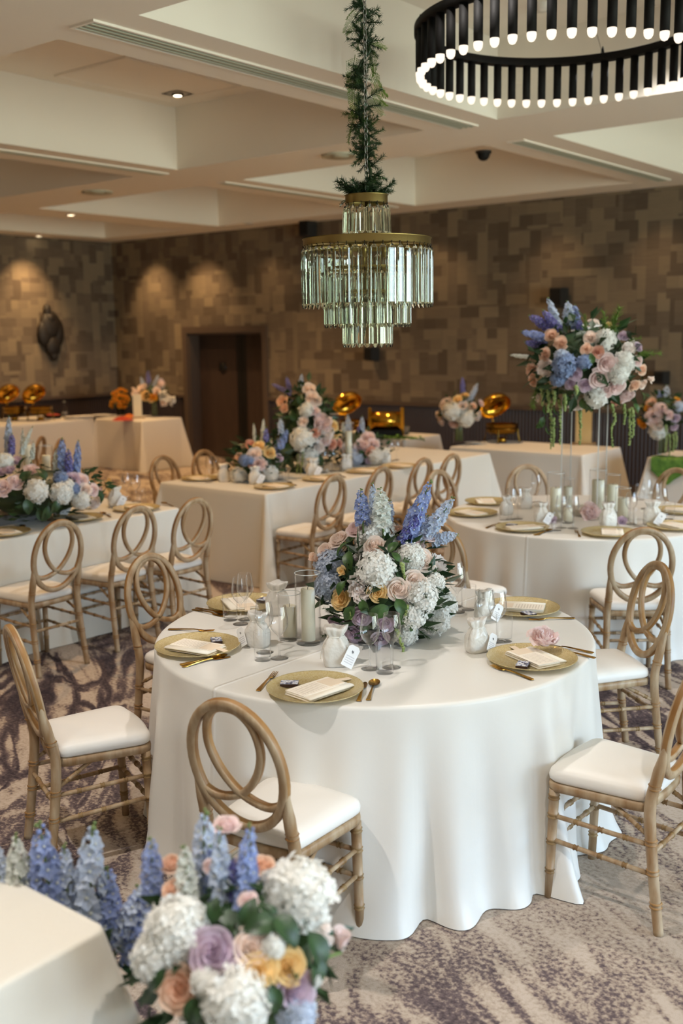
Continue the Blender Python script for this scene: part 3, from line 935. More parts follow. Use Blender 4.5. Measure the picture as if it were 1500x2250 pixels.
def round_cloth(name, label, group, cx, cy, rad, H, mat, seed, bumps, flare=.05, amp=.03):
    n, mb, vs, fs = 360, MB(), [], []
    fn = fold_noise(seed)
    prof = [(0, 0)]   # (u along the drop, top flag)
    rings = []
    for r_ in (.25, .5, .75, .93): rings.append(('t', r_))
    for k_ in range(5): rings.append(('e', k_ / 4))
    for s in (.03, .07, .13, .2, .3, .4, .5, .6, .7, .8, .88, .94, .98, 1.0): rings.append(('d', s))
    er = .014
    vs.append((0, 0, H))
    for kind, v in rings:
        for i in range(n):
            a = 2 * PI * i / n
            if kind == 't': r_, z = (rad - er) * v / .97 if v < .9 else (rad - er) * .97, H
            elif kind == 'e':
                r_, z = rad - er + er * math.sin(v * PI / 2), H - er + er * math.cos(v * PI / 2)
            else:
                s = v
                amp_s = amp * s ** 1.25
                r_ = rad + flare * s + amp_s * fn(a) + .026 * min(1, s * 1.5) * (math.sin(19 * a + seed) * (.6 + .4 * math.sin(3 * a + 1)) + .7 * math.sin(29 * a + 2 * seed) * math.sin(2 * a + .5 + seed))
                lift = 0
                for (a0, wd, hgt) in bumps:
                    d_ = (a - a0 + PI) % (2 * PI) - PI
                    g = math.exp(-(d_ / wd) ** 2)
                    r_ += hgt * g * s ** 1.4
                z = (H - er) * (1 - s) + .004
                if s > .9: r_ += (s - .9) * .15 * (1 + fn(a * 2))
            vs.append((r_ * math.cos(a), r_ * math.sin(a), z))
    for i in range(n): fs.append((0, 1 + i, 1 + (i + 1) % n))
    for j in range(len(rings) - 1):
        b0, b1 = 1 + j * n, 1 + (j + 1) * n
        for i in range(n):
            k_ = (i + 1) % n
            fs.append((b0 + i, b1 + i, b1 + k_, b0 + k_))
    o = mb.add(vs, fs).build(name, mat, None, (cx, cy, 0))
    return tag(o, label, 'tablecloth', group)


def rect_cloth(label, group, x0, y0, x1, y1, H, mat, seed, flare=.05, amp=.02, hem=.004):
    cx, cy = (x0 + x1) / 2, (y0 + y1) / 2; hx, hy = (x1 - x0) / 2, (y1 - y0) / 2
    r = .03; per = []
    def edge(ax, ay, bx, by, nx, ny):
        L = math.hypot(bx - ax, by - ay); m = max(8, int(L / .03))
        for k_ in range(m): per.append((ax + (bx - ax) * k_ / m, ay + (by - ay) * k_ / m, nx, ny, 0))
    def corner(cx_, cy_, a0):
        for k_ in range(12):
            a = a0 + PI / 2 * k_ / 12
            per.append((cx_ + r * math.cos(a), cy_ + r * math.sin(a), math.cos(a), math.sin(a), math.sin(PI * k_ / 12)))
    edge(hx, -hy + r, hx, hy - r, 1, 0); corner(hx - r, hy - r, 0)
    edge(hx - r, hy, -hx + r, hy, 0, 1); corner(-hx + r, hy - r, PI / 2)
    edge(-hx, hy - r, -hx, -hy + r, -1, 0); corner(-hx + r, -hy + r, PI)
    edge(-hx + r, -hy, hx - r, -hy, 0, -1); corner(hx - r, -hy + r, -PI / 2)
    n = len(per); fn = fold_noise(seed); er = .01
    vs, fs = [], []
    levels = [('t', .9), ('e', 0), ('e', .5), ('e', 1)] + [('d', s) for s in (.06, .14, .25, .38, .52, .66, .8, .9, 1.0)]
    arc = 0
    for kind, v in levels:
        arc = 0
        for i, (px, py, nx, ny, cn) in enumerate(per):
            q = per[i - 1]; arc += math.hypot(px - q[0], py - q[1]) if i else 0
            if kind == 't': x, y, z = px - nx * .02, py - ny * .02, H
            elif kind == 'e': o_ = -er + er * math.sin(v * PI / 2); x, y, z = px + nx * o_, py + ny * o_, H - er + er * math.cos(v * PI / 2)
            else:
                o_ = flare * v + amp * v ** 1.3 * fn(arc * 1.4) + cn * .16 * v ** 1.1 + (.03 * v * cn * math.sin(cn * 9))
                x, y, z = px + nx * o_, py + ny * o_, (H - er) * (1 - v) + hem
            vs.append((x, y, z))
    for j in range(len(levels) - 1):
        for i in range(n):
            k_ = (i + 1) % n
            fs.append((j * n + i, (j + 1) * n + i, (j + 1) * n + k_, j * n + k_))
    vs.append((0, 0, H)); c_ = len(vs) - 1
    fs += [(c_, i, (i + 1) % n) for i in range(n)]
    o = MB().add(vs, fs).build('tablecloth', mat, None, (cx, cy, 0))
    return tag(o, label, 'tablecloth', group)


TH = .75
GC = 'floor-length tablecloths'
def ang(px, py):
    p = at(px, py, 0.02); return math.atan2(p.y - T1[1], p.x - T1[0])
cloth1 = round_cloth('tablecloth', 'ivory satin cloth draped to the floor over the near round table', GC, T1[0], T1[1], .885, TH, M['satin'], 3,
                     [(ang(835, 2030), .09, .12), (ang(900, 1940), .055, -.09), (ang(960, 1960), .09, .05), (ang(1090, 1900), .07, .05), (ang(1200, 1940), .06, .13), (ang(1140, 1930), .045, -.08), (ang(600, 1990), .09, -.03)], flare=.045, amp=.045)
cloth2 = round_cloth('tablecloth', 'pale satin cloth draped to the floor over the far round table', GC, T2[0], T2[1], .89, TH, M['satin_far'], 11, [(-1.6, .12, .06), (-1.1, .1, .05), (-2.1, .1, .05)], flare=.05, amp=.03)
rect_cloth('cream cloth over the left long table beside the row of three chairs', GC, -6.77, 1.2, -5.57, 5.1, TH, M['linen'], 5)
rect_cloth('beige-lit cloth over the middle long table with the tallest flower cluster', GC, -6.73, 5.93, -5.5, 9.3, TH, M['linen'], 8)
rect_cloth('white cloth over the small table at the bottom left corner', GC, -3.2, -.1, -1.645, 1.264, TH, M['linen'], 21, .06, .03)
rect_cloth('white cloth over the left buffet table along the side wall', GC, -14.35, 5.0, -13.1, 10.3, TH, M['cotton'], 31, .03, .012)
rect_cloth('white cloth over the left buffet table in front of the door', GC, -13.09, 10.3, -12.0, 11.1, TH, M['cotton'], 33, .03, .015)
rect_cloth('white cloth over the right buffet table behind the far round table', GC, -6.2, 9.6, -4.63, 10.5, TH, M['cotton'], 35, .03, .015)
rect_cloth('white cloth over the buffet table behind the middle long table', GC, -8.5, 9.98, -7.06, 10.75, TH, M['cotton'], 37, .03, .015)
rect_cloth('white cloth over the buffet table at the right edge', GC, -4.05, 9.78, -2.6, 10.5, TH, M['cotton'], 39, .03, .015)

# ------------------------------------------------------------------ table settings
def memo(fn):
    c = {}
    def g(*a):
        if a not in c: c[a] = fn(*a)
        return c[a]
    return g


@memo
def plate_mesh():
    return MB().lathe([(.001, .004), (.105, .004), (.118, .007), (.14, .014), (.162, .021), (.166, .023), (.167, .021), (.162, .017), (.14, .010), (.118, .002), (.10, 0), (.001, 0)], 64, cap=False).mesh('plate', M['plate'])


@memo
def napkin_mesh():
    mb = MB()
    def roll(x0, x1, z0, z1, L):
        pr = [(x0, z0), (x1 - .006, z0), (x1 - .001, z0 + .003), (x1, (z0 + z1) / 2), (x1 - .001, z1 - .003), (x1 - .007, z1), (x0 + .004, z1 - .001), (x0, z1 - .003)]
        n = len(pr); vs = [(x, -L / 2, z) for x, z in pr] + [(x, 0, z + .001) for x, z in pr] + [(x, L / 2, z) for x, z in pr]
        fs = [(j * n + i, (j + 1) * n + i, (j + 1) * n + (i + 1) % n, j * n + (i + 1) % n) for j in range(2) for i in range(n)]
        mb.add(vs, fs + [tuple(range(n)), tuple(range(3 * n - 1, 2 * n - 1, -1))])
    roll(-.065, .062, .0, .006, .205); roll(-.062, .038, .006, .014, .203)
    roll(.034, .064, .006, .016, .205)
    return mb.mesh('napkin', M['napkin'])


@memo
def menu_mesh():
    return MB().box((-.05, -.098, 0), (.044, .098, .0015)).mesh('menu_card', M['menu'])


@memo
def panel_mesh():
    return MB().box((-.036, .035, .0016), (.036, .096, .0024)).mesh('heading_panel', M['menu_panel'])


@memo
def tab_mesh():
    return MB().box((-.012, .0, 0), (.012, .075, .0008)).mesh('paper_ribbon', M['menu_panel'])


@memo
def choc_mesh():
    return MB().box((-.03, -.021, 0), (.03, .021, .011)).mesh('chocolate_bar', M['chocolate'])


@memo
def wrap_mesh():
    return MB().box((-.0305, -.0215, .0112), (.0305, .0215, .0122)).mesh('paper_sleeve', M['wrapper'])


@memo
def goblet_mesh():
    p = [(.001, 0), (.034, 0), (.0345, .0015), (.02, .004), (.006, .008), (.0035, .014), (.0032, .05), (.0036, .08), (.007, .09), (.018, .1), (.028, .112), (.0355, .13), (.0365, .142), (.0355, .158), (.032, .18), (.0285, .203)]
    return MB().lathe(p, 28, cap=False).lathe([(.0285, .203), (.0278, .2035), (.0275, .203)], 28, cap=False).mesh('glass', M['goblet'])


@memo
def tumbler_mesh():
    return MB().lathe([(.001, 0), (.030, 0), (.0315, .003), (.033, .11), (.0325, .112), (.032, .11), (.0300, .014), (.001, .012)], 28, cap=False).mesh('glass', M['glass'])


def bar_mesh(mb, pts, mat=0):
    """flat handle: (y, half width, z, half thickness)"""
    vs, fs = [], []
    for (y, w, z, h) in pts:
        vs += [(-w, y, z - h), (w, y, z - h), (w * .8, y, z + h), (-w * .8, y, z + h)]
    for j in range(len(pts) - 1):
        fs += [(j * 4 + i, (j + 1) * 4 + i, (j + 1) * 4 + (i + 1) % 4, j * 4 + (i + 1) % 4) for i in range(4)]
    fs += [(0, 1, 2, 3), tuple(4 * (len(pts) - 1) + i for i in (3, 2, 1, 0))]
    mb.add(vs, fs, mat, False)
    return mb


@memo
def cutlery_mesh(kind, part):
    mb = MB()
    if part == 'handle':
        bar_mesh(mb, [(-.10, .007, .004, .0014), (-.095, .009, .004, .0018), (-.04, .005, .007, .0018), (.01, .003, .009, .0018), (.03, .0032, .008, .0016)])
    elif kind == 'fork':
        bar_mesh(mb, [(.028, .003, .008, .001), (.038, .010, .0065, .001), (.058, .0115, .004, .001)])
        for k_ in range(4):
            x = -.009 + .006 * k_
            mb.add([(x - .0017, .057, .003), (x + .0017, .057, .003), (x + .0017, .057, .005), (x - .0017, .057, .005), (x * .95 - .0008, .1, .0075), (x * .95 + .0008, .1, .0075), (x * .95 + .0008, .1, .009), (x * .95 - .0008, .1, .009)],
                   [(0, 3, 2, 1), (4, 5, 6, 7), (0, 1, 5, 4), (1, 2, 6, 5), (2, 3, 7, 6), (3, 0, 4, 7)], 0, False)
    elif kind == 'knife':
        bar_mesh(mb, [(.028, .004, .0075, .0012), (.036, .009, .005, .0009), (.085, .0095, .0035, .0007), (.10, .004, .003, .0005)])
    else:
        def bowl(u, v):
            a, r = u * 2 * PI, v
            x, y = math.sin(a) * r * .0205, .064 + math.cos(a) * r * -.036
            return (x, y, .004 + .007 * r * r)
        mb.grid(bowl, 20, 5)
        def back(u, v):
            q = bowl(1 - u, v); return (q[0], q[1], q[2] - .0012)
        mb.grid(back, 20, 5)
    return mb.mesh('fork_head' if kind == 'fork' else kind + '_head' if part == 'head' else 'handle', M['cutlery'])


@memo
def bag_mesh(v):
    r = random.Random(v); n = 56
    lv = [(.0, .043, .03, 0), (.012, .05, .036, 0), (.045, .0525, .038, .03), (.075, .0505, .037, .06), (.09, .047, .035, .09), (.103, .040, .030, .15), (.112, .031, .024, .17), (.118, .030, .023, .17), (.127, .037, .027, .19), (.14, .042, .030, .20), (.153, .044, .031, .22)]
    ph = [r.uniform(0, 6.28) for _ in range(4)]
    vs, fs = [], []
    for (z, a, b, am) in lv:
        for i in range(n):
            t = 2 * PI * i / n
            k_ = 1 + am * (.6 * math.sin(5 * t + ph[0]) + .4 * math.sin(9 * t + ph[1])) + .03 * math.sin(2 * t + ph[2])
            cx, sx = math.cos(t), math.sin(t)
            q = .55
            X = math.copysign(abs(cx) ** q, cx) if z < .09 else cx
            Y = math.copysign(abs(sx) ** q, sx) if z < .09 else sx
            vs.append((a * k_ * X, b * k_ * Y, z + max(0, am - .1) * .035 * math.sin(3 * t + ph[3])))
    for j in range(len(lv) - 1):
        fs += [(j * n + i, j * n + (i + 1) % n, (j + 1) * n + (i + 1) % n, (j + 1) * n + i) for i in range(n)]
    fs.append(tuple(range(n - 1, -1, -1)))
    vs.append((0, 0, .125)); c = len(vs) - 1; k0 = (len(lv) - 1) * n
    fs += [(k0 + i, k0 + (i + 1) % n, c) for i in range(n)]
    return MB().add(vs, fs).mesh('pouch', M['bag'])


@memo
def cord_mesh():
    mb = MB().tube([((.032) * math.cos(a), .025 * math.sin(a), .1155) for a in [2 * PI * i / 20 for i in range(20)]], .0016, 6, closed=True)
    mb.tube(catmull([(-.027, 0, .115), (-.04, -.008, .10), (-.055, -.008, .06), (-.058, -.01, .03)], 4), .0012, 5)
    return mb.mesh('drawstring', M['paper'])


@memo
def tag_mesh():
    w, h, c = .024, .042, .010
    o = [(-w, -h), (w, -h), (w, h - c), (w - c, h), (-w + c, h), (-w, h - c)]
    vs = [(x, -.0004, z) for x, z in o] + [(x, .0004, z) for x, z in o]
    fs = [tuple(range(6)), tuple(range(11, 5, -1))] + [(i, i + 6, (i + 1) % 6 + 6, (i + 1) % 6) for i in range(6)]
    return MB().add(vs, fs, 0, False).mesh('tag', M['tag'])


@memo
def emblem_mesh():
    mb = MB(); r = random.Random(4)
    for k_ in range(9):
        a = 2 * PI * k_ / 9 + r.uniform(-.3, .3); l = r.uniform(.004, .0085)
        c = Vector((math.cos(a) * l * .55, -.0009, math.sin(a) * l * .55)); d = Vector((math.cos(a), 0, math.sin(a))) * l * .5; p = Vector((-math.sin(a), 0, math.cos(a))) * .0011
        mb.add([c - d, c + p, c + d, c - p], [(0, 1, 2, 3)], 0, False)
    return mb.mesh('emblem', M['ink'])


GP, GN, GM, GCU = 'charger plates', 'folded napkins', 'menu cards', 'gold cutlery'
GGL, GTU, GBG, GCH = 'wine glasses', 'tumblers', 'favour bags', 'wrapped chocolates'


def plate(px, py, where, face, z=TH, full=True, menu=True, choc=None):
    """face: degrees the guest looks (from the room's x axis)"""
    p = at(px, py, z + .012); rot = R(face - 90)
    t = tag(put('charger_plate', plate_mesh(), None, (p.x, p.y, z), rot), 'gold glitter glass charger plate ' + where, 'plate', GP)
    zz = z + .0045
    s = Vector((math.cos(R(face - 90)), math.sin(R(face - 90)), 0)); f = Vector((math.cos(R(face)), math.sin(R(face)), 0))
    nr = rot + R(-12)
    q = p + s * .02
    tag(put('napkin', napkin_mesh(), None, (q.x, q.y, zz), nr), 'folded cream napkin on the charger ' + where, 'napkin', GN)
    if menu:
        q2 = q + s * -.014
        mc = thing('menu_card', 'printed menu card on the napkin ' + where, 'card', (q2.x, q2.y, zz + .0146), nr, GM)
        put('card', menu_mesh(), mc); put('heading_panel', panel_mesh(), mc)
        if full: put('paper_ribbon', tab_mesh(), mc, (.0, .09, .001), (R(-3), 0, R(-14)))
    if full:
        ox, oy = choc or (-.105, -.005)
        q3 = p + s * ox + f * oy
        ct = thing('wrapped_chocolate', 'floral wrapped chocolate on the charger ' + where, 'chocolate', (q3.x, q3.y, z + .0062), rot + R(30), GCH)
        put('chocolate_bar', choc_mesh(), ct); put('paper_sleeve', wrap_mesh(), ct)
    return p


def cutlery(kind, pa, pb, where, z=TH):
    """pa: pixel of the handle end, pb: pixel of the tip"""
    a, b = at(*pa, z), at(*pb, z); d = b - a
    c = (a + b) / 2
    t = thing('dinner_' + kind if kind == 'fork' else 'table_' + kind, 'gold %s ' % kind + where, kind, (c.x, c.y, z), math.atan2(d.y, d.x) - PI / 2, GCU)
    put('handle', cutlery_mesh(kind, 'handle'), t)
    put({'fork': 'tines', 'knife': 'blade', 'spoon': 'bowl'}[kind], cutlery_mesh(kind, 'head'), t)


def goblet(px, py, where, z=TH, s=1.0):
    p = at(px, py, z)
    return tag(put('wine_glass', goblet_mesh(), None, (p.x, p.y, z), 0, s), 'wine glass ' + where, 'glass', GGL)


def tumbler(px, py, where, z=TH):
    p = at(px, py, z)
    return tag(put('water_tumbler', tumbler_mesh(), None, (p.x, p.y, z)), 'water tumbler ' + where, 'glass', GTU)


def bag(px, py, where, rot=0, tagside=1, z=TH, s=1.0, v=1):
    p = at(px, py, z)
    base = math.atan2(FWD_H.y, FWD_H.x) - PI / 2        # front towards the aisle
    t = thing('favour_bag', 'satin drawstring bag ' + where, 'bag', (p.x, p.y, z), base + R(rot), GBG)
    t.scale = (s, s, s)
    put('pouch', bag_mesh(v), t); put('drawstring', cord_mesh(), t)
    if tagside:
        tg = put('tag', tag_mesh(), t, (.052 * tagside, -.046, .047), (R(-14), R(32 * tagside), R(8 * tagside)))
        tg['label'] = 'white paper gift tag'
        put('emblem', emblem_mesh(), tg, (0, 0, .018))


def candle_vase(px, py, where, dia, h, cd, chh, z=TH):
    p = at(px, py, z); r = dia / 2
    t = thing('candle_cylinder', 'glass candle cylinder ' + where, 'vase', (p.x, p.y, z), 0, 'glass cylinders holding candles')
    MB().lathe([(.001, 0), (r - .004, 0), (r, .004), (r, h), (r - .0012, h + .001), (r - .0028, h), (r - .003, .013), (.001, .012)], 40, cap=False).build('cylinder', M['glass'], t)
    MB().tube([(r * .985 * math.cos(a), r * .985 * math.sin(a), h) for a in [2 * PI * i / 32 for i in range(32)]], .0016, 6, closed=True).build('rim', M['acrylic_edge'], t)
    c = thing('pillar_candle', 'ivory pillar candle ' + where, 'candle', (p.x, p.y, z + .0135), 0, 'pillar candles')
    q = cd / 2
    MB().lathe([(.001, 0), (q, 0), (q, chh - .004), (q - .004, chh), (q * .6, chh - .003), (.001, chh - .005)], 28, cap=False).build('wax', M['wax'], c)
    MB().tube([(0, 0, chh - .006), (.001, 0, chh + .004), (.003, 0, chh + .009)], .0011, 5).build('wick', M['wick'], c)


NR = 'on the near round table'
w1, w2, w3, w4, w5 = ('nearest the camera ' + NR, 'at the left rim of the near round table', 'at the back left ' + NR, 'under a pink peony ' + NR, 'at the back right ' + NR)
plate(692, 1513, w1, 95)
plate(434, 1420, w2, 22, choc=(-.09, .04))
plate(535, 1326, w3, -20)
p4 = plate(1168, 1447, w4, 168, choc=(-.085, -.03))
plate(1145, 1336, w5, 215, choc=(-.1, -.02))
cutlery('fork', (562, 1524), (610, 1476), 'left of the charger ' + w1)
cutlery('knife', (786, 1547), (804, 1496), 'right of the charger ' + w1)
cutlery('spoon', (806, 1547), (827, 1492), 'right of the charger ' + w1)
cutlery('knife', (386, 1464), (515, 1443), 'in front of the charger ' + w2)
cutlery('spoon', (394, 1469), (505, 1441), 'in front of the charger ' + w2)
cutlery('fork', (385, 1385), (455, 1388), 'behind the charger ' + w2)
cutlery('knife', (424, 1341), (492, 1356), 'in front of the charger ' + w3)
cutlery('spoon', (438, 1339), (492, 1351), 'in front of the charger ' + w3)
cutlery('fork', (1175, 1497), (1076, 1464), 'in front of the charger ' + w4)
cutlery('knife', (1284, 1433), (1215, 1421), 'behind the charger ' + w4)
cutlery('spoon', (1279, 1442), (1230, 1432), 'behind the charger ' + w4)
cutlery('fork', (1258, 1360), (1165, 1364), 'in front of the charger ' + w5)
goblet(813, 1469, 'left of the pair before the mauve roses ' + NR)
goblet(860, 1466, 'right of the pair before the mauve roses ' + NR)
tumbler(845, 1478, 'before the mauve roses ' + NR)
goblet(582, 1433, 'left of the pair before the shorter candle ' + NR)
goblet(614, 1446, 'right of the pair before the shorter candle ' + NR)
tumbler(577, 1450, 'before the shorter candle ' + NR)
goblet(529, 1371, 'front one of two at the back left ' + NR)
goblet(540, 1361, 'rear one of two at the back left ' + NR)
tumbler(506, 1362, 'beside the charger at the back left ' + NR)
goblet(1066, 1404, 'left of the pair behind the right bag ' + NR)
goblet(1092, 1409, 'right of the pair behind the right bag ' + NR)
tumbler(1107, 1409, 'right of the favour bag beside the peony plate ' + NR)
goblet(1000, 1332, 'farther of two right of the flowers ' + NR)
goblet(1004, 1345, 'nearer of two right of the flowers ' + NR)
tumbler(1029, 1340, 'right of the big flowers ' + NR)
bag(738, 1462, 'in front of the taller candle ' + NR, 5, 1, s=.98, v=1)
bag(566, 1420, 'left of the shorter candle ' + NR, -30, -1, s=.9, v=2)
bag(610, 1350, 'behind the shorter candle ' + NR, 20, 0, s=.95, v=3)
bag(1047, 1432, 'right of the flowers, nearer the camera ' + NR, 25, 1, s=.85, v=4)
bag(1064, 1362, 'before the charger at the back right ' + NR, 10, 1, s=.85, v=5)
candle_vase(678, 1413, 'left of the flowers, taller one ' + NR, .102, .285, .055, .21)
candle_vase(637, 1404, 'left of the flowers, shorter one ' + NR, .092, .19, .055, .125)

FR = 'on the far round table'
v1, v2, v3, v4, v5, v6 = ('at the back left ' + FR, 'at the left ' + FR, 'at the left front ' + FR, 'at the right front ' + FR, 'at the right edge ' + FR, 'at the far right ' + FR)
plate(1072, 1102, v1, -40, full=False)
plate(1038, 1127, v2, -5, full=False)
plate(1147, 1159, v3, 65)
plate(1338, 1170, v4, 128, full=False)
plate(1481, 1156, v5, 165, full=False)
plate(1495, 1122, v6, 205, full=False)
cutlery('knife', (1170, 1178), (1212, 1165), 'right of the charger ' + v3)
cutlery('spoon', (1174, 1179), (1217, 1163), 'right of the charger ' + v3)
cutlery('fork', (1068, 1161), (1098, 1151), 'left of the charger ' + v3)
cutlery('fork', (1275, 1183), (1263, 1164), 'left of the charger ' + v4)
for (x, y, w) in [(1122, 1141, 'left of the pair at the left ' + FR), (1137, 1140, 'right of the pair at the left ' + FR), (1232, 1160, 'left of the pair at the front ' + FR), (1258, 1161, 'right of the pair at the front ' + FR),
                  (1177, 1104, 'alone at the back ' + FR), (1419, 1118, 'tallest looking one at the right ' + FR), (1436, 1128, 'middle one at the right ' + FR), (1452, 1140, 'nearest one at the right ' + FR), (1385, 1152, 'beside the front right bag ' + FR)]:
    goblet(x, y, w)
for (x, y, w) in [(1107, 1142, 'at the left ' + FR), (1222, 1165, 'at the front ' + FR), (1402, 1156, 'at the right front ' + FR), (1405, 1098, 'at the back right ' + FR), (1470, 1140, 'at the right edge ' + FR)]:
    tumbler(x, y, w)
bag(1188, 1150, 'with a hanging tag at the front left ' + FR, -10, 1, v=6, s=.9)
bag(1335, 1157, 'in the middle front ' + FR, 15, 0, v=7)
bag(1431, 1153, 'at the right ' + FR, -20, 1, v=8)
bag(1112, 1131, 'behind the left glasses ' + FR, 30, 0, v=9, s=.85)
bag(1152, 1117, 'at the back left ' + FR, 0, 0, v=10, s=.95)
for (x, y, d, h, cd, chh, w) in [(1219, 1143, .11, .31, .07, .20, 'leftmost and big ' + FR), (1246, 1128, .09, .24, .06, .17, 'second from left ' + FR), (1247, 1149, .085, .14, .055, .085, 'small and low in front ' + FR),
                                 (1312, 1130, .115, .30, .08, .22, 'tallest, right of the acrylic stand ' + FR), (1344, 1127, .10, .26, .07, .18, 'second from right ' + FR), (1367, 1142, .10, .21, .065, .13, 'rightmost and short ' + FR)]:
    candle_vase(x, y, w, d, h, cd, chh)

LT = 'on the left long table'
u0_, u1_, u2_ = ('cut by the left edge ' + LT, 'before the middle chair ' + LT, 'at the right end ' + LT)
plate(8, 1170, u0_, 180, full=False); plate(172, 1138, u1_, 180, full=False); plate(300, 1117, u2_, 180, full=False)
cutlery('spoon', (70, 1168), (42, 1154), 'right of the charger ' + u0_)
cutlery('spoon', (248, 1139), (218, 1126), 'right of the charger ' + u1_)
cutlery('spoon', (385, 1115), (352, 1105), 'right of the charger ' + u2_)
bag(133, 1134, 'before the white hydrangeas ' + LT, 0, 1, v=11); bag(254, 1114, 'right of the flowers ' + LT, 5, 1, v=12)
goblet(279, 1098, 'left of two near the right end ' + LT); goblet(300, 1102, 'right of two near the right end ' + LT)
goblet(175, 1122, 'left of two before the flowers ' + LT); goblet(196, 1118, 'right of two before the flowers ' + LT)
tumbler(311, 1107, 'near the right end ' + LT); tumbler(52, 1141, 'before the white hydrangea ' + LT)
candle_vase(68, 1122, 'leftmost ' + LT, .09, .50, .06, .46); candle_vase(108, 1120, 'right of the other one ' + LT, .095, .46, .06, .38)
tumbler(12, 1146, 'at the left edge ' + LT)

MT = 'on the middle long table'
z1, z2, z3, z4, z5 = ('nearest the camera ' + MT, 'second in the row ' + MT, 'third in the row ' + MT, 'fourth in the row ' + MT, 'on the far left side of the middle long table')
for (x, y, w) in [(602, 1069, z1), (706, 1052, z2), (800, 1035, z3), (877, 1024, z4)]: plate(x, y, w, 180, full=False)
plate(440, 1051, z5, 0, full=False)
cutlery('spoon', (655, 1069), (629, 1060), 'right of the charger ' + z1)
cutlery('spoon', (762, 1051), (738, 1043), 'right of the charger ' + z2)
bag(560, 1064, 'before the nearest white hydrangea ' + MT, 0, 1, v=13); bag(492, 1058, 'left of the flowers ' + MT, 10, 0, v=14)
bag(686, 1046, 'with a tag in the middle ' + MT, 0, 1, v=15); bag(760, 1034, 'leaning right of centre ' + MT, 20, 0, v=16); bag(846, 1019, 'at the far right ' + MT, 0, 0, v=17)
for (x, y, w) in [(461, 1056, 'left of two at the left end ' + MT), (474, 1055, 'right of two at the left end ' + MT), (613, 1054, 'before the green leaves ' + MT), (712, 1038, 'left of two at the middle ' + MT), (730, 1035, 'right of two at the middle ' + MT), (858, 1013, 'left of two at the far end ' + MT), (871, 1011, 'right of two at the far end ' + MT)]:
    goblet(x, y, w)
for (x, y, w) in [(458, 1060, 'at the left end ' + MT), (627, 1056, 'before the leaves ' + MT), (722, 1043, 'at the middle ' + MT)]: tumbler(x, y, w)
candle_vase(766, 1030, 'among the flowers ' + MT, .1, .42, .06, .33)
candle_vase(735, 1000, 'behind the yellow roses ' + MT, .1, .42, .06, .25)

# ------------------------------------------------------------------ flowers (unit meshes, scaled per bloom)
def petal_fn(th, opn, L, half, cup, curl, r0, h0, ruff=0, ph=0):
    def f(u, v):
        a = (u * 2 - 1)
        w = half * (math.sin(PI * min(1, v * .62 + .18)) ** .6)
        ang_ = th + a * w
        tilt = opn * (.35 + .65 * v) + curl * max(0, v - .6) ** 1.5
        edge = 1 - .18 * a * a
        s_ = L * v * edge
        r = r0 + s_ * math.sin(tilt) + cup * a * a * .08 * v
        z = h0 + s_ * math.cos(tilt)
        if ruff: r += ruff * math.sin(a * 9 + ph) * v * v; z += ruff * math.cos(a * 7 + ph) * v * v
        return (r * math.cos(ang_), r * math.sin(ang_), z)
    return f


def cup_fn(th, rho, top, half, curl, ruff=0, ph=0, bot=-.42):
    """one cupped petal of a full bloom: rises from the calyx, bulges, and turns out at the rim"""
    def f(u, v):
        a = u * 2 - 1
        r = rho * (.30 + .70 * math.sin(min(1, v * 1.15) * PI / 2)) * (1 + .07 * a)
        if v > .7: r += curl * ((v - .7) / .3) ** 1.6 * (1 - .3 * a * a)
        z = bot + (top - bot) * v * (1 - .20 * a * a * v)
        if v > .85 and curl > .1: z -= curl * .5 * ((v - .85) / .15)
        if ruff: r += ruff * math.sin(a * 8 + ph) * v * v; z += ruff * math.cos(a * 6 + ph) * v * v
        g = th + a * half * (.75 + .25 * math.sin(PI * min(1, v + .1)))
        return (r * math.cos(g), r * math.sin(g), z)
    return f


@memo
def rose_mesh(mat, v=0):
    r = random.Random(v + 11); mb = MB(); Np = 24
    for i in range(Np):
        t = i / (Np - 1)
        rho = .07 + .80 * t ** .95
        mb.grid(cup_fn(i * 2.4 + r.uniform(-.2, .2), rho, .50 - .34 * t ** 1.3 + r.uniform(-.03, .03), 1.5 - .75 * t, .02 + .22 * t ** 1.5), 6, 5)
    mb.ball((0, 0, -.22), .46, 10, 6, 0, (1, 1, .8))
    for i in range(5):
        a = i * 2 * PI / 5
        mb.add([(0, 0, -.45), (.3 * math.cos(a - .35), .3 * math.sin(a - .35), -.44), (.75 * math.cos(a), .75 * math.sin(a), -.5), (.3 * math.cos(a + .35), .3 * math.sin(a + .35), -.44)], [(0, 1, 2, 3)], 1)
    return mb.mesh('rose', [M[mat], M['leaf']])


@memo
def bud_mesh(mat):
    r = random.Random(5); mb = MB()
    for i in range(9):
        t = i / 8
        mb.grid(petal_fn(i * 2.4, .02 + .25 * t, .9 + .45 * t, 1.2 - .3 * t, 1, .35 * t, .08 + .25 * t, -.2 - .12 * t), 4, 4)
    for i in range(5):
        a = i * 2 * PI / 5
        mb.grid(lambda u, v, a=a: ((.1 + .32 * v ** .5) * math.cos(a + (u - .5) * .9 * (1 - v)), (.1 + .32 * v ** .5) * math.sin(a + (u - .5) * .9 * (1 - v)), -.45 + .6 * v), 2, 3, 1)
    return mb.mesh('rose_bud', [M[mat], M['leaf']])


@memo
def peony_mesh(mat, v=0):
    r = random.Random(v + 31); mb = MB(); Np = 36
    for i in range(Np):
        t = i / (Np - 1)
        mb.grid(cup_fn(i * 2.4 + r.uniform(-.5, .5), .06 + .82 * t ** .8, .48 - .30 * t ** 1.6 + r.uniform(-.12, .10), .85 - .3 * t, r.uniform(-.05, .22) * (.4 + t), .05, r.uniform(0, 6)), 5, 5)
    mb.ball((0, 0, -.22), .46, 10, 6, 0, (1, 1, .8))
    return mb.mesh('peony', [M[mat]])


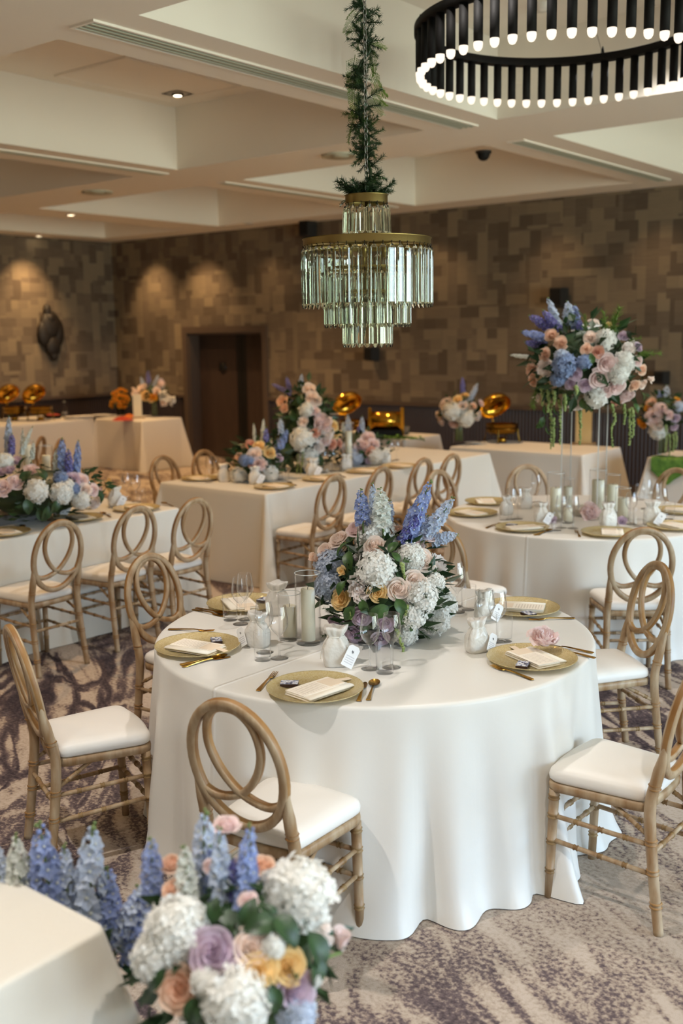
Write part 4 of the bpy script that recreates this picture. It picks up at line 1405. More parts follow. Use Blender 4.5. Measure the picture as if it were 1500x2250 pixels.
@memo
def hydrangea_mesh(mat, v=0):
    r = random.Random(v + 51); mb = MB(); n = 150
    mb.ball((0, 0, -.05), .74, 14, 8, 0)
    for i in range(n):
        z = 1 - 1.55 * (i + .5) / n; a = i * 2.399963
        q = math.sqrt(max(0, 1 - z * z))
        d = Vector((q * math.cos(a), q * math.sin(a), z))
        c = d * (.86 + r.uniform(-.10, .10)); d = (d + Vector((r.uniform(-.55, .55), r.uniform(-.55, .55), r.uniform(-.55, .55)))).normalized()
        tx = d.orthogonal().normalized(); ty = d.cross(tx); ro = r.uniform(0, PI)
        for k_ in range(4):
            b = ro + k_ * PI / 2
            dr = lambda q: tx * math.cos(b + q) + ty * math.sin(b + q)
            sz = .18 + r.uniform(-.03, .04); lf = r.uniform(-.03, .09)
            mb.add([c - d * .02, c + dr(-.66) * sz * .62 + d * (lf * .5 + .03), c + dr(-.45) * sz * .98 + d * lf, c + dr(0) * sz * 1.08 + d * (lf - .015), c + dr(.45) * sz * .98 + d * lf, c + dr(.66) * sz * .62 + d * (lf * .5 + .03)], [(0, 1, 2, 3), (0, 3, 4, 5)], 0, True)
    return mb.mesh('hydrangea', [M[mat], M['leaf']])


@memo
def delphinium_mesh(mat, v=0, w=.15):
    r = random.Random(v + 71); mb = MB()
    mb.tube([(0, 0, -.25), (.01, 0, .3), (0, .01, .7), (0, 0, .97)], [.018, .016, .011, .005], 6, 1)
    n = 38
    for i in range(n):
        t = i / (n - 1); z = .05 + .93 * t; a = i * 2.4 + r.uniform(-.3, .3)
        sh = 1 - .75 * max(0, (t - .45) / .55) ** 1.5
        rr = w * sh * r.uniform(.75, 1.1)
        d = Vector((math.cos(a), math.sin(a), .2 + .3 * t)).normalized()
        c = Vector((math.cos(a) * rr * .6, math.sin(a) * rr * .6, z))
        tx = d.orthogonal().normalized(); ty = d.cross(tx)
        sz = w * .66 * (1 - .55 * max(0, (t - .5) / .5)) * r.uniform(.85, 1.15)
        mb.tube([(0, 0, z - .02), c * 1.0], .004, 3, 1, cap=False)
        if t > .88:
            mb.ball(c, sz * .4, 6, 4, 1 if t > .95 else 0); continue
        ro = r.uniform(0, 6)
        for k_ in range(5):
            b = k_ * 2 * PI / 5 + ro
            e1 = tx * math.cos(b) + ty * math.sin(b); e2 = tx * math.cos(b + .6) + ty * math.sin(b + .6); e3 = tx * math.cos(b - .6) + ty * math.sin(b - .6)
            lf = r.uniform(.05, .4)
            mb.add([c - d * .01, c + e3 * sz * .7 + d * sz * .3, c + e1 * sz + d * sz * lf, c + e2 * sz * .7 + d * sz * .3], [(0, 1, 2, 3)], 0, False)
        mb.ball(c + d * sz * .15, sz * .16, 5, 3, 2)
    return mb.mesh('delphinium', [M[mat], M['stem'], M['delph_white']])


@memo
def leaf_mesh(mat):
    def f(u, v):
        w = .34 * math.sin(PI * min(1, v ** .85)) ** .8 * (1 - .25 * v)
        a = u * 2 - 1
        return (a * w, v, .10 * abs(a) * w * 3 + .16 * math.sin(v * 2.6) - .12 * v * v)
    mb = MB().grid(f, 4, 6).tube([(0, -.25, -.03), (0, .1, .02), (0, .95, .02)], [.018, .018, .006], 5)
    return mb.mesh('leaf', M[mat])


@memo
def fern_mesh(mat, v=0):
    """feathery frond: a stem with many fine side needles, along +Z, length 1"""
    r = random.Random(v + 91); mb = MB()
    bend = lambda t: Vector((.22 * t * t, 0, t - .12 * t * t))
    mb.tube([bend(i / 8) for i in range(9)], [.012 - .008 * i / 8 for i in range(9)], 4)
    for i in range(34):
        t = .08 + .9 * i / 33; s = 1 if i % 2 else -1
        p = bend(t); L = .25 * (1 - .8 * t) + .04
        q = p + Vector((r.uniform(-.02, .04), s * L, L * .55))
        mb.tube([p, (p + q) / 2 + Vector((.01, 0, -.01)), q], [.004, .004, .002], 3, cap=False)
        for k_ in range(4):
            c = p.lerp(q, (k_ + 1) / 4.6); l2 = .075 * (1 - k_ * .1)
            for s2 in (1, -1):
                dd = Vector((r.uniform(-.3, .3), s * .6 , .8)).normalized() if s2 > 0 else Vector((r.uniform(-.3, .3), s * .9, -.45)).normalized()
                sd = dd.orthogonal().normalized() * .010
                mb.add([c - sd, c + sd, c + dd * l2], [(0, 1, 2)], 0, False)
    return mb.mesh('fern_frond', M[mat])


@memo
def tuft_mesh(mat, v=0):
    """spiky sprig of short needles, along +Z, length 1"""
    r = random.Random(v + 101); mb = MB()
    mb.tube([(0, 0, 0), (.03, .02, .5), (0, 0, .95)], [.03, .02, .01], 5)
    for i in range(70):
        t = r.uniform(.05, 1); a = r.uniform(0, 2 * PI)
        d = Vector((math.cos(a), math.sin(a), r.uniform(.4, 1.1))).normalized(); L = r.uniform(.25, .42) * (1 - .35 * t)
        p = Vector((0, 0, t * .92)); sd = d.orthogonal().normalized() * .014
        mb.add([p - sd, p + sd, p + d * L], [(0, 1, 2)], 0, False)
        s3 = d.cross(sd)
        mb.add([p - s3, p + s3, p + d * L], [(0, 1, 2)], 0, False)
    return mb.mesh('needle_sprig', M[mat])


def amaranth(parent, pts, r0=.007, name='amaranthus'):
    r = random.Random(int(pts[0][0] * 1000) % 997); mb = MB()
    P = catmull(pts, 8); n = len(P)
    mb.tube(P, .0016, 4)
    for i, p in enumerate(P):
        t = i / n
        for k_ in range(3):
            a = r.uniform(0, 2 * PI); q = r0 * (1.1 - .5 * t) * r.uniform(.6, 1)
            mb.ball((p.x + math.cos(a) * q * .6, p.y + math.sin(a) * q * .6, p.z + r.uniform(-.004, .004)), q, 5, 3)
    return mb.build(name, M['amaranth'], parent)


KIND = {'rose': ('rose', rose_mesh, .5, ), 'bud': ('rose_bud', bud_mesh, .42), 'peony': ('peony', peony_mesh, .5), 'hyd': ('hydrangea', hydrangea_mesh, .5)}
RB, RP, RY, RM, RK, RC = 'rose_blush', 'rose_peach', 'rose_yellow', 'rose_mauve', 'rose_pink', 'rose_coral'
HW, HB, HD = 'hyd_white', 'hyd_blue', 'hyd_deepblue'
DB, DP, DV, DW = 'delph_blue', 'delph_pale', 'delph_violet', 'delph_white'
COLOUR = {RB: 'blush', RP: 'peach', RY: 'yellow', RM: 'mauve', RK: 'pale pink', RC: 'coral', HW: 'white', HB: 'pale blue', HD: 'deep blue', DB: 'blue', DP: 'pale blue', DV: 'violet', DW: 'greenish white', 'peony': 'cream pink', 'marigold': 'orange'}


def look_z(d, roll=0.0):
    return Vector(d).to_track_quat('Z', 'Y') @ Quaternion((0, 0, 1), roll)


class Arr:
    """one flower arrangement: blooms set over an ellipsoid of foliage"""
    def __init__(s, name, label, base, centre, radii, group='flower arrangements', seed=1):
        s.base, s.c, s.rd = Vector(base), Vector(centre), Vector(radii)
        s.t = thing(name, label, 'flowers', base, 0, group)
        s.r = random.Random(seed); s.n = 0

    def surf(s, px, py, k=1.0):
        """where the line of sight of a bloom meets the mound"""
        d = pix_dir(px, py); rd = s.rd * k
        o = CAM_P - s.c
        D = Vector((d.x / rd.x, d.y / rd.y, d.z / rd.z)); O = Vector((o.x / rd.x, o.y / rd.y, o.z / rd.z))
        a, b, c = D.dot(D), O.dot(D), O.dot(O) - 1
        disc = b * b - a * c
        t = (-b - math.sqrt(disc)) / a if disc > 0 else -b / a
        p = CAM_P + d * t; q = p - s.c
        n = Vector((q.x / rd.x ** 2, q.y / rd.y ** 2, q.z / rd.z ** 2)).normalized()
        return p, n

    def bloom_at(s, kind, mat, p, n, dia):
        nm, fn, k_ = KIND[kind]
        s.n += 1
        me = fn(mat) if kind == 'bud' else fn(mat, s.n % 3)
        o = put(nm, me, s.t, p - s.base, look_z(n, s.r.uniform(0, 6.28)), dia * .5 / (.98 if kind == 'hyd' else .86))
        o['label'] = COLOUR[mat] + ' ' + nm.replace('_', ' ')
        return o

    def blooms(s, rows):
        for row in rows:
            kind, mat, px, py, dpx = row[:5]
            p, n = s.surf(px, py)
            dia = dpx * depth_of(p) / F_PX
            n = (n + (CAM_P - p).normalized() * (.75 if kind == 'rose' else .35) + Vector((s.r.uniform(-.15, .15), s.r.uniform(-.15, .15), s.r.uniform(-.1, .15)))).normalized()
            s.bloom_at(kind, mat, p - n * dia * .12, n, dia)

    def spikes(s, rows, mesh='delph'):
        for (mat, bx, by, tx, ty, wpx, *dd) in rows:
            dc = dd[0] if dd else depth_of(s.c) + s.r.uniform(-.25, .25) * s.rd.x
            a, b = deep(bx, by, dc), deep(tx, ty, dc + s.r.uniform(-.1, .1) * s.rd.x)
            d = b - a; L = d.length
            wid = wpx * dc / F_PX / 2
            me = delphinium_mesh(mat, s.n % 3); s.n += 1
            o = put('delphinium', me, s.t, a - s.base, look_z(d, s.r.uniform(0, 6.28)), (wid / .17, wid / .17, L))
            o['label'] = COLOUR[mat] + ' delphinium spike'

    def leaves(s, rows, mat='leaf'):
        for (px, py, dpx, ang_) in rows:
            p, n = s.surf(px, py, 1.02); L = dpx * .85 * depth_of(p) / F_PX
            side = CAM_X * math.cos(R(ang_)) + CAM_Y * math.sin(R(ang_))
            y = (side - n * side.dot(n) * .6).normalized(); x = y.cross(n).normalized(); z = x.cross(y)
            q = Matrix((x, y, z)).transposed().to_quaternion()
            put('leaf', leaf_mesh(mat), s.t, p - s.base - y * L * .4, q, L)

    def sprigs(s, rows, mat='fern', fn=fern_mesh):
        for (bx, by, tx, ty) in rows:
            p, n = s.surf(bx, by); dc = depth_of(p)
            b = deep(tx, ty, dc - .02); d = b - p
            put('fern_frond' if fn is fern_mesh else 'needle_sprig', fn(mat, s.n % 3), s.t, p - s.base, look_z(d, s.r.uniform(0, 6.28)), d.length); s.n += 1

    def hangers(s, rows, r0=.007):
        for pts in rows:
            p, n = s.surf(*pts[0]); dc = depth_of(p) - .01
            amaranth(s.t, [deep(x, y, dc) - s.base for x, y in pts], r0)

    def foliage(s, n=160, size=.07, mat='leaf_dark', k=.86, low=-1.0):
        mb = MB()
        c = s.c - s.base
        low_ = c.z - s.rd.z * .72 < 0 and s.base.z > .1
        mb.ball(c + Vector((0, 0, s.rd.z * .2 if low_ else 0)), 1, 14, 8, 0, sc=(s.rd.x * .72, s.rd.y * .72, min(s.rd.z * .72, c.z + s.rd.z * .19) if low_ else s.rd.z * .72))
        for i in range(n):
            z = max(low, 1 - 2 * (i + .5) / n); a = i * 2.399963; q = math.sqrt(max(0, 1 - z * z))
            d = Vector((q * math.cos(a), q * math.sin(a), z)); p = c + Vector((d.x * s.rd.x, d.y * s.rd.y, d.z * s.rd.z)) * (k + s.r.uniform(-.12, .1))
            y = (d * .5 + Vector((s.r.uniform(-1, 1), s.r.uniform(-1, 1), s.r.uniform(-1, .6)))).normalized()
            if s.base.z > .1 and s.c.z - s.base.z < .6:
                if p.z < .012: p.z = .012 + s.r.uniform(0, .01)
                if y.z < -.1: y = Vector((y.x, y.y, .05)).normalized()
            x = y.cross(d).normalized(); L = size * s.r.uniform(.6, 1.3); up = x.cross(y)
            mb.add([p, p + y * L * .45 + x * L * .22 + up * .05 * L, p + y * L, p + y * L * .45 - x * L * .22 + up * .05 * L], [(0, 1, 2, 3)], 0, False)
        o = mb.build('foliage', M[mat], s.t); o['kind'] = 'stuff'

    def behind(s, n, dia, pal):
        """the far side of the mound, so it holds up from elsewhere"""
        view = (CAM_P - s.c).normalized(); k_ = 0
        for i in range(n * 4):
            z = 1 - 1.5 * (i + .5) / (n * 4); a = i * 2.399963; q = math.sqrt(max(0, 1 - z * z))
            d = Vector((q * math.cos(a), q * math.sin(a), z))
            if d.dot(view) > -.35 or i % 2: continue
            kind, mat = pal[k_ % len(pal)]; k_ += 1
            p = s.c + Vector((d.x * s.rd.x, d.y * s.rd.y, d.z * s.rd.z))
            if s.base.z > .1 and s.c.z - s.base.z < .6: p.z = max(p.z, s.base.z + dia * .5)
            s.bloom_at(kind, mat, p, d, dia * (1.6 if kind == 'hyd' else 1))


def vase(parent, r, h, z0=0, mat='glass', name='vase'):
    return MB().lathe([(.001, z0), (r * .8, z0), (r * .85, z0 + .01), (r * .8, z0 + h * .5), (r, z0 + h), (r * .96, z0 + h), (r * .76, z0 + h * .5), (r * .8, z0 + .014), (.001, z0 + .012)], 28, cap=False).build(name, M[mat], parent)


PAL = [('rose', RB), ('hyd', HW), ('rose', RM), ('peony', 'peony'), ('rose', RY), ('hyd', HB), ('rose', RK)]
# --- near round table
A = Arr('flower_arrangement', 'lush low arrangement of roses, hydrangeas and delphiniums on the near round table', (T1[0] + .03, T1[1] - .02, TH), deep(848, 1298, 4.27), (.255, .255, .225), seed=3)
A.foliage(320, .085)
MB().lathe([(.001, 0), (.13, 0), (.15, .012), (.15, .05), (.14, .055), (.001, .05)], 32, cap=False).build('dish', M['terracotta'], A.t)
A.blooms([('hyd', HW, 826, 1172, 98), ('hyd', HW, 826, 1250, 92), ('hyd', HW, 928, 1312, 82), ('hyd', HW, 908, 1352, 66), ('hyd', HW, 893, 1398, 54), ('hyd', HW, 905, 1222, 66), ('hyd', HW, 965, 1366, 62),
          ('hyd', HB, 722, 1238, 82), ('hyd', HB, 716, 1290, 66), ('peony', 'peony', 793, 1292, 66),
          ('rose', RB, 823, 1197, 48), ('rose', RB, 740, 1182, 46), ('rose', RK, 782, 1158, 46), ('rose', RB, 711, 1206, 36), ('bud', RP, 692, 1228, 30), ('rose', RB, 929, 1230, 52), ('rose', RB, 914, 1276, 48), ('rose', RB, 875, 1294, 48),
          ('peony', 'peony', 968, 1236, 50), ('rose', RY, 745, 1317, 42), ('rose', RY, 828, 1303, 42), ('bud', RY, 753, 1257, 30), ('rose', RM, 735, 1369, 38), ('rose', RM, 793, 1357, 42), ('rose', RM, 776, 1395, 40), ('rose', RM, 848, 1372, 34), ('rose', RM, 836, 1406, 36),
          ('rose', RP, 876, 1164, 36), ('rose', RK, 942, 1174, 34), ('rose', RK, 917, 1190, 32), ('hyd', HW, 958, 1280, 46)])
A.spikes([(DB, 797, 1158, 792, 1072, 42), (DW, 841, 1160, 834, 1070, 54), (DP, 822, 1160, 818, 1058, 30), (DB, 890, 1196, 948, 1052, 46), (DP, 930, 1186, 998, 1090, 42), (DP, 945, 1190, 1008, 1174, 36), (DB, 896, 1196, 906, 1108, 40), (DP, 848, 1158, 858, 1098, 34), (DV, 880, 1192, 930, 1120, 34), (DP, 918, 1190, 940, 1130, 36)])
A.leaves([(757, 1206, 60, 250), (768, 1228, 55, 290), (836, 1340, 62, 200), (878, 1330, 52, 300), (770, 1345, 50, 230), (884, 1358, 50, 80), (862, 1205, 40, 60), (870, 1226, 34, 120), (895, 1232, 34, 20), (905, 1370, 40, 270), (752, 1290, 44, 240), (800, 1330, 46, 300), (706, 1330, 40, 200)])
A.sprigs([(950, 1262, 962, 1248), (948, 1285, 976, 1300), (945, 1296, 972, 1318), (925, 1376, 962, 1386), (920, 1385, 945, 1405), (735, 1385, 706, 1400), (735, 1350, 708, 1335), (938, 1250, 958, 1255)], 'leaf', tuft_mesh)
A.hangers([[(848, 1222), (846, 1250), (842, 1276)], [(884, 1240), (886, 1256), (890, 1272)], [(894, 1332), (893, 1345), (890, 1352)], [(872, 1385), (880, 1410), (886, 1432), (868, 1446)], [(772, 1345), (771, 1360)]])
A.behind(16, .085, PAL)

# --- far round table: tall acrylic stand
base = Vector((T2[0], T2[1], TH)); c2 = deep(1288, 796, depth_of((T2[0], T2[1], 1.75)))
A = Arr('tall_flower_arrangement', 'tall flower arrangement on a clear acrylic column on the far round table', (c2.x, c2.y, TH), c2, (.38, .38, .30), seed=5)
hz = c2.z - TH - .22
st = put('acrylic_column', MB().box((-.125, -.125, 0), (.125, .125, .008)).add([(-.12, -.12, .008), (.12, -.12, .008), (.12, .12, .008), (-.12, .12, .008), (-.12, -.12, hz), (.12, -.12, hz), (.12, .12, hz), (-.12, .12, hz)], [(0, 1, 5, 4), (1, 2, 6, 5), (2, 3, 7, 6), (3, 0, 4, 7), (4, 5, 6, 7)], 0, False).mesh('acrylic_column', M['acrylic']), A.t, (0, 0, 0), R(12))
for sx_, sy_ in ((-1, -1), (1, -1), (1, 1), (-1, 1)):
    MB().box((sx_ * .12 - .003, sy_ * .12 - .003, .008), (sx_ * .12 + .003, sy_ * .12 + .003, hz)).build('edge', M['acrylic_edge'], st)
A.foliage(300, .11)
A.blooms([('rose', RP, 1210, 735, 28), ('rose', RP, 1230, 754, 30), ('rose', RP, 1194, 779, 28), ('peony', RP, 1165, 815, 34), ('rose', RP, 1168, 838, 24), ('peony', 'peony', 1198, 808, 40), ('rose', RB, 1296, 740, 28), ('rose', RP, 1287, 766, 24), ('rose', RC, 1314, 773, 26), ('rose', RK, 1334, 797, 42), ('rose', RK, 1316, 831, 40), ('rose', RK, 1353, 852, 38),
          ('rose', RM, 1264, 824, 28), ('rose', RM, 1253, 845, 24), ('rose', RM, 1286, 848, 30), ('rose', RK, 1331, 862, 30), ('peony', RK, 1379, 872, 38), ('rose', RC, 1354, 885, 22), ('rose', RP, 1394, 849, 26), ('rose', RP, 1410, 812, 24), ('rose', RK, 1401, 792, 24), ('rose', RM, 1402, 762, 20), ('rose', RM, 1369, 737, 22), ('peony', 'peony', 1382, 766, 34), ('rose', RB, 1414, 845, 22), ('bud', RB, 1428, 832, 20), ('peony', 'peony', 1263, 890, 42), ('bud', RB, 1180, 872, 20), ('rose', RY, 1338, 711, 12),
          ('hyd', HW, 1330, 744, 50), ('hyd', HW, 1374, 796, 50), ('hyd', HW, 1360, 820, 52), ('hyd', HW, 1310, 875, 54), ('hyd', HD, 1240, 803, 58), ('hyd', HD, 1283, 795, 34), ('hyd', HD, 1226, 832, 38), ('hyd', HB, 1232, 783, 34)])
A.spikes([(DP, 1228, 722, 1202, 652, 24), (DP, 1252, 720, 1246, 660, 34), (DB, 1264, 722, 1262, 668, 28), (DV, 1212, 724, 1160, 692, 28), (DB, 1206, 745, 1142, 728, 26), (DV, 1200, 760, 1150, 752, 24), (DW, 1166, 785, 1118, 780, 12), (DB, 1276, 770, 1262, 728, 24), (DW, 1242, 740, 1226, 696, 22), (DV, 1232, 730, 1190, 680, 26), (DB, 1244, 770, 1225, 735, 26), (DV, 1270, 742, 1275, 700, 22), (DP, 1300, 735, 1300, 712, 18), (DW, 1310, 735, 1312, 708, 12)])
A.sprigs([(1340, 735, 1362, 670), (1344, 738, 1350, 690), (1330, 735, 1326, 680), (1286, 722, 1284, 688), (1380, 748, 1410, 742), (1400, 775, 1455, 778), (1396, 785, 1420, 770), (1180, 850, 1168, 900)], 'fern', tuft_mesh)
hang = lambda x, y0, y1: [(x, y0), (x + 2, (y0 + y1) / 2), (x, y1)]
A.hangers([hang(1190, 855, 890), hang(1209, 890, 985), hang(1215, 920, 980), hang(1229, 880, 976), hang(1240, 868, 902), hang(1266, 850, 870), hang(1273, 905, 976), [(1344, 890), (1350, 922), (1344, 940), (1345, 982)], hang(1370, 890, 932), hang(1382, 900, 976), hang(1389, 898, 960), hang(1216, 860, 888), hang(1203, 860, 905)], .011)
A.leaves([(1200, 900, 34, 260), (1194, 925, 32, 250), (1205, 945, 34, 280), (1218, 930, 34, 300), (1222, 900, 34, 270), (1186, 930, 30, 240), (1375, 905, 32, 280), (1385, 915, 32, 260), (1395, 895, 30, 300), (1300, 790, 30, 100), (1282, 885, 36, 280), (1244, 880, 34, 250), (1410, 870, 28, 300), (1178, 850, 30, 200)])
A.behind(14, .09, PAL)
for (x, y, dpx, kind, mat, w) in [(1297, 1130, 42, 'peony', RK, 'pale pink peony head lying before the candles on the far table'), (1213, 1143, 18, 'rose', RM, 'mauve rose head lying before the left candles on the far table'), (1366, 1146, 20, 'rose', RM, 'mauve rose head lying at the right candles on the far table')]:
    p = at(x, y + dpx * .3, TH); dia = dpx * depth_of(p) / F_PX
    me = (peony_mesh if kind == 'peony' else rose_mesh)(mat, 1)
    o = put(kind + '_head', me, None, p + Vector((0, 0, dia * .42)), look_z(((CAM_P - p).normalized() + Vector((0, 0, .5)))), dia * .5 / .86)
    tag(o, w, 'flower', 'loose flower heads')
p = at(1196, 1436, TH)
tag(put('peony_head', peony_mesh('rose_pink', 2), None, p + Vector((0, 0, .062)), look_z(Vector((.3, -.3, 1))), .052 / .86), 'pale pink peony head lying on the menu card of a charger', 'flower', 'loose flower heads')

# --- left long table
A = Arr('flower_arrangement', 'low pastel arrangement with blue delphiniums on the left long table', (-6.12, 3.75, TH), deep(92, 1082, depth_of((-6.12, 3.95, .9))), (.32, .52, .20), seed=9)
MB().box((-.12, -.4, 0), (.12, .55, .06)).build('tray', M['terracotta'], A.t)
A.foliage(260, .07)
A.blooms([('hyd', HW, 80, 1077, 54), ('hyd', HW, 137, 1082, 52), ('hyd', HW, 180, 1100, 42), ('hyd', HW, 7, 1012, 44), ('rose', RK, 35, 1058, 34), ('rose', RK, 68, 1030, 30), ('rose', RM, 34, 1010, 26), ('rose', RM, 20, 1031, 24), ('rose', RM, 3, 1034, 22), ('peony', RK, 6, 1072, 40), ('rose', RM, 160, 1050, 32), ('rose', RK, 180, 1053, 30), ('hyd', HD, 133, 1050, 34), ('rose', RK, 206, 1077, 26), ('peony', 'peony', 211, 1106, 30), ('hyd', HD, 165, 1072, 26), ('rose', RB, 190, 1075, 26), ('hyd', HW, 150, 1066, 30)])
A.spikes([(DP, 17, 1000, 20, 912, 22), (DV, 26, 1000, 26, 950, 20), (DW, 45, 1000, 72, 935, 14), (DW, 50, 1000, 50, 940, 14), (DB, 138, 1045, 135, 960, 28), (DV, 152, 1045, 150, 985, 22), (DB, 168, 1045, 172, 965, 22), (DW, 122, 1040, 122, 985, 16), (DW, 70, 1010, 74, 970, 14)])
A.leaves([(55, 1050, 44, 60), (92, 1045, 44, 120), (100, 1125, 48, 260), (60, 1110, 44, 280), (120, 1110, 40, 250), (50, 1020, 40, 80), (90, 1130, 40, 300), (218, 1090, 36, 300)], 'leaf_dark')
A.behind(12, .085, PAL)

# --- middle long table: three clusters
dm = depth_of((-6.1, 6.5, .95))
A = Arr('flower_arrangement', 'low cluster with a violet delphinium, nearest end of the middle long table', (-6.25, 6.55, TH), deep(566, 1012, dm), (.24, .26, .2), seed=12)
MB().box((-.1, -.15, 0), (.1, .15, .05)).build('tray', M['terracotta'], A.t)
A.foliage(160, .09)
A.blooms([('rose', RC, 550, 975, 22), ('rose', RY, 569, 978, 24), ('rose', RB, 560, 998, 30), ('rose', RY, 593, 994, 26), ('rose', RC, 552, 1022, 15), ('rose', RK, 570, 1020, 30), ('hyd', HW, 522, 1046, 38), ('hyd', HW, 594, 1042, 38), ('hyd', HD, 536, 1010, 28), ('rose', RP, 524, 1003, 18), ('rose', RM, 614, 1007, 18), ('hyd', HD, 548, 1012, 22)])
A.spikes([(DV, 585, 1006, 584, 936, 20), (DW, 560, 975, 557, 928, 10), (DW, 576, 970, 579, 918, 12), (DB, 612, 990, 632, 941, 22), (DP, 618, 955, 615, 918, 18), (DB, 605, 1010, 612, 960, 20)])
A.behind(8, .085, PAL)
dm2 = depth_of((-6.15, 7.25, 1.1))
ctr = deep(672, 945, dm2)
A = Arr('flower_arrangement', 'tallest flower cluster in the middle of the middle long table', (ctr.x, ctr.y, TH), ctr, (.28, .28, .46), seed=14)
vase(A.t, .1, ctr.z - TH - .1)
A.foliage(330, .10)
A.blooms([('rose', RB, 680, 854, 28), ('rose', RB, 684, 873, 28), ('rose', RP, 618, 881, 28), ('rose', RP, 622, 896, 20), ('hyd', HW, 672, 899, 34), ('rose', RK, 692, 903, 22), ('rose', RB, 696, 880, 22), ('hyd', HW, 663, 965, 56), ('peony', RK, 708, 930, 44), ('peony', 'peony', 712, 950, 44), ('rose', RC, 692, 951, 22), ('rose', RC, 731, 977, 24), ('rose', RC, 746, 976, 20), ('rose', RY, 735, 936, 22), ('rose', RY, 740, 952, 22), ('hyd', HW, 677, 1008, 52), ('rose', RB, 666, 926, 22), ('rose', RK, 715, 970, 24), ('peony', 'peony', 702, 985, 26)])
A.spikes([(DV, 637, 865, 629, 826, 14), (DV, 640, 866, 594, 842, 13), (DP, 659, 860, 663, 820, 15), (DB, 653, 940, 651, 890, 22), (DB, 680, 942, 685, 918, 18), (DP, 620, 935, 617, 900, 16), (DP, 640, 890, 640, 876, 12), (DP, 628, 960, 622, 925, 22)])
A.leaves([(632, 986, 44, 230), (640, 1010, 44, 280), (628, 1020, 40, 250), (648, 1040, 42, 270), (622, 1000, 40, 210), (660, 1030, 40, 300), (700, 1010, 36, 300), (645, 915, 34, 120), (660, 880, 30, 80)], 'leaf_dark')
A.hangers([[(666, 985), (664, 1015), (660, 1040)], [(656, 1000), (652, 1040)]], .01)
A.behind(10, .085, PAL)
dm3 = depth_of((-6.1, 7.95, .95))
A = Arr('flower_arrangement', 'low pink and lilac cluster, far end of the middle long table', (-6.1, 7.95, TH), deep(790, 990, dm3), (.28, .28, .19), seed=16)
MB().box((-.1, -.15, 0), (.1, .15, .05)).build('tray', M['terracotta'], A.t)
A.foliage(160, .09)
A.blooms([('rose', RK, 809, 960, 28), ('peony', RK, 795, 978, 30), ('rose', RC, 815, 993, 22), ('hyd', HB, 776, 1007, 42), ('hyd', HW, 825, 1002, 38), ('rose', RM, 812, 1012, 18), ('hyd', HW, 845, 995, 26), ('peony', 'peony', 760, 985, 26), ('rose', RK, 822, 975, 26)])
A.spikes([(DP, 767, 972, 764, 908, 20), (DP, 794, 972, 795, 912, 18), (DV, 785, 972, 790, 930, 14), (DW, 758, 975, 752, 925, 14)])
A.behind(8, .085, PAL)

# --- buffets
def buffet_arr(label, px, py, z, cpx, cpy, rd, blooms, spikes, seed, hang_=None, vr=.07):
    b = at(px, py, z); c = deep(cpx, cpy, depth_of((b.x, b.y, z + .35)))
    A = Arr('flower_arrangement', label, (c.x, c.y, z), c, rd, seed=seed)
    vase(A.t, vr, c.z - z - rd[2] * .5)
    st_ = MB()
    for k_ in range(9):
        a = k_ * .7; st_.tube([(math.cos(a) * vr * .5, math.sin(a) * vr * .5, .03), (math.cos(a) * .03, math.sin(a) * .03, c.z - z)], .004, 4)
    st_.build('stems', M['stem'], A.t)
    A.foliage(150, .09); A.blooms(blooms); A.spikes(spikes)
    if hang_: A.hangers(hang_, .01)
    A.behind(6, .085, PAL)
buffet_arr('creamy tulips and violet delphiniums in a vase on the left buffet', 335, 916, TH, 338, 866, (.22, .22, .17),
           [('bud', RB, 301, 864, 28), ('bud', RK, 353, 846, 26), ('bud', 'hyd_white', 357, 870, 34), ('bud', 'hyd_white', 373, 877, 28), ('bud', RB, 356, 884, 22), ('rose', RY, 318, 869, 22), ('rose', RB, 311, 850, 22), ('rose', 'marigold', 337, 872, 16), ('rose', RY, 330, 878, 14), ('rose', RB, 345, 858, 18)],
           [(DV, 327, 858, 325, 812, 14), (DP, 335, 858, 348, 822, 12), (DP, 318, 858, 309, 826, 12)], 21)
buffet_arr('blush and white flowers in a glass vase on the right buffet', 1012, 974, TH, 1008, 902, (.2, .2, .17),
           [('peony', RB, 979, 888, 34), ('hyd', HW, 990, 904, 42), ('hyd', HW, 1024, 921, 42), ('rose', RY, 1006, 876, 20), ('rose', RY, 1020, 867, 18), ('rose', RK, 996, 934, 22), ('rose', RB, 962, 912, 18), ('rose', RP, 1040, 893, 18), ('peony', 'peony', 1051, 916, 24), ('rose', RB, 968, 928, 16), ('rose', RB, 1018, 890, 20), ('rose', RK, 1058, 885, 14)],
           [(DV, 1016, 868, 1016, 826, 14), (DP, 1030, 884, 1050, 840, 16)], 23)
buffet_arr('peach and white flowers with trailing greens at the right edge buffet', 1462, 1003, TH, 1458, 905, (.22, .22, .2),
           [('rose', RP, 1430, 884, 24), ('rose', 'marigold', 1422, 896, 18), ('rose', RK, 1452, 900, 30), ('rose', RK, 1432, 916, 32), ('rose', RB, 1440, 932, 28), ('hyd', HW, 1444, 950, 42), ('rose', 'marigold', 1407, 930, 26), ('rose', RM, 1484, 920, 20), ('rose', RM, 1482, 940, 16), ('rose', 'marigold', 1488, 880, 16), ('hyd', HB, 1492, 892, 26), ('rose', RK, 1470, 912, 20)],
           [(DB, 1453, 885, 1446, 855, 18), (DP, 1464, 882, 1464, 845, 22)], 25, [hang(1462, 935, 990), hang(1470, 955, 1000), hang(1478, 955, 992), hang(1484, 950, 985)])
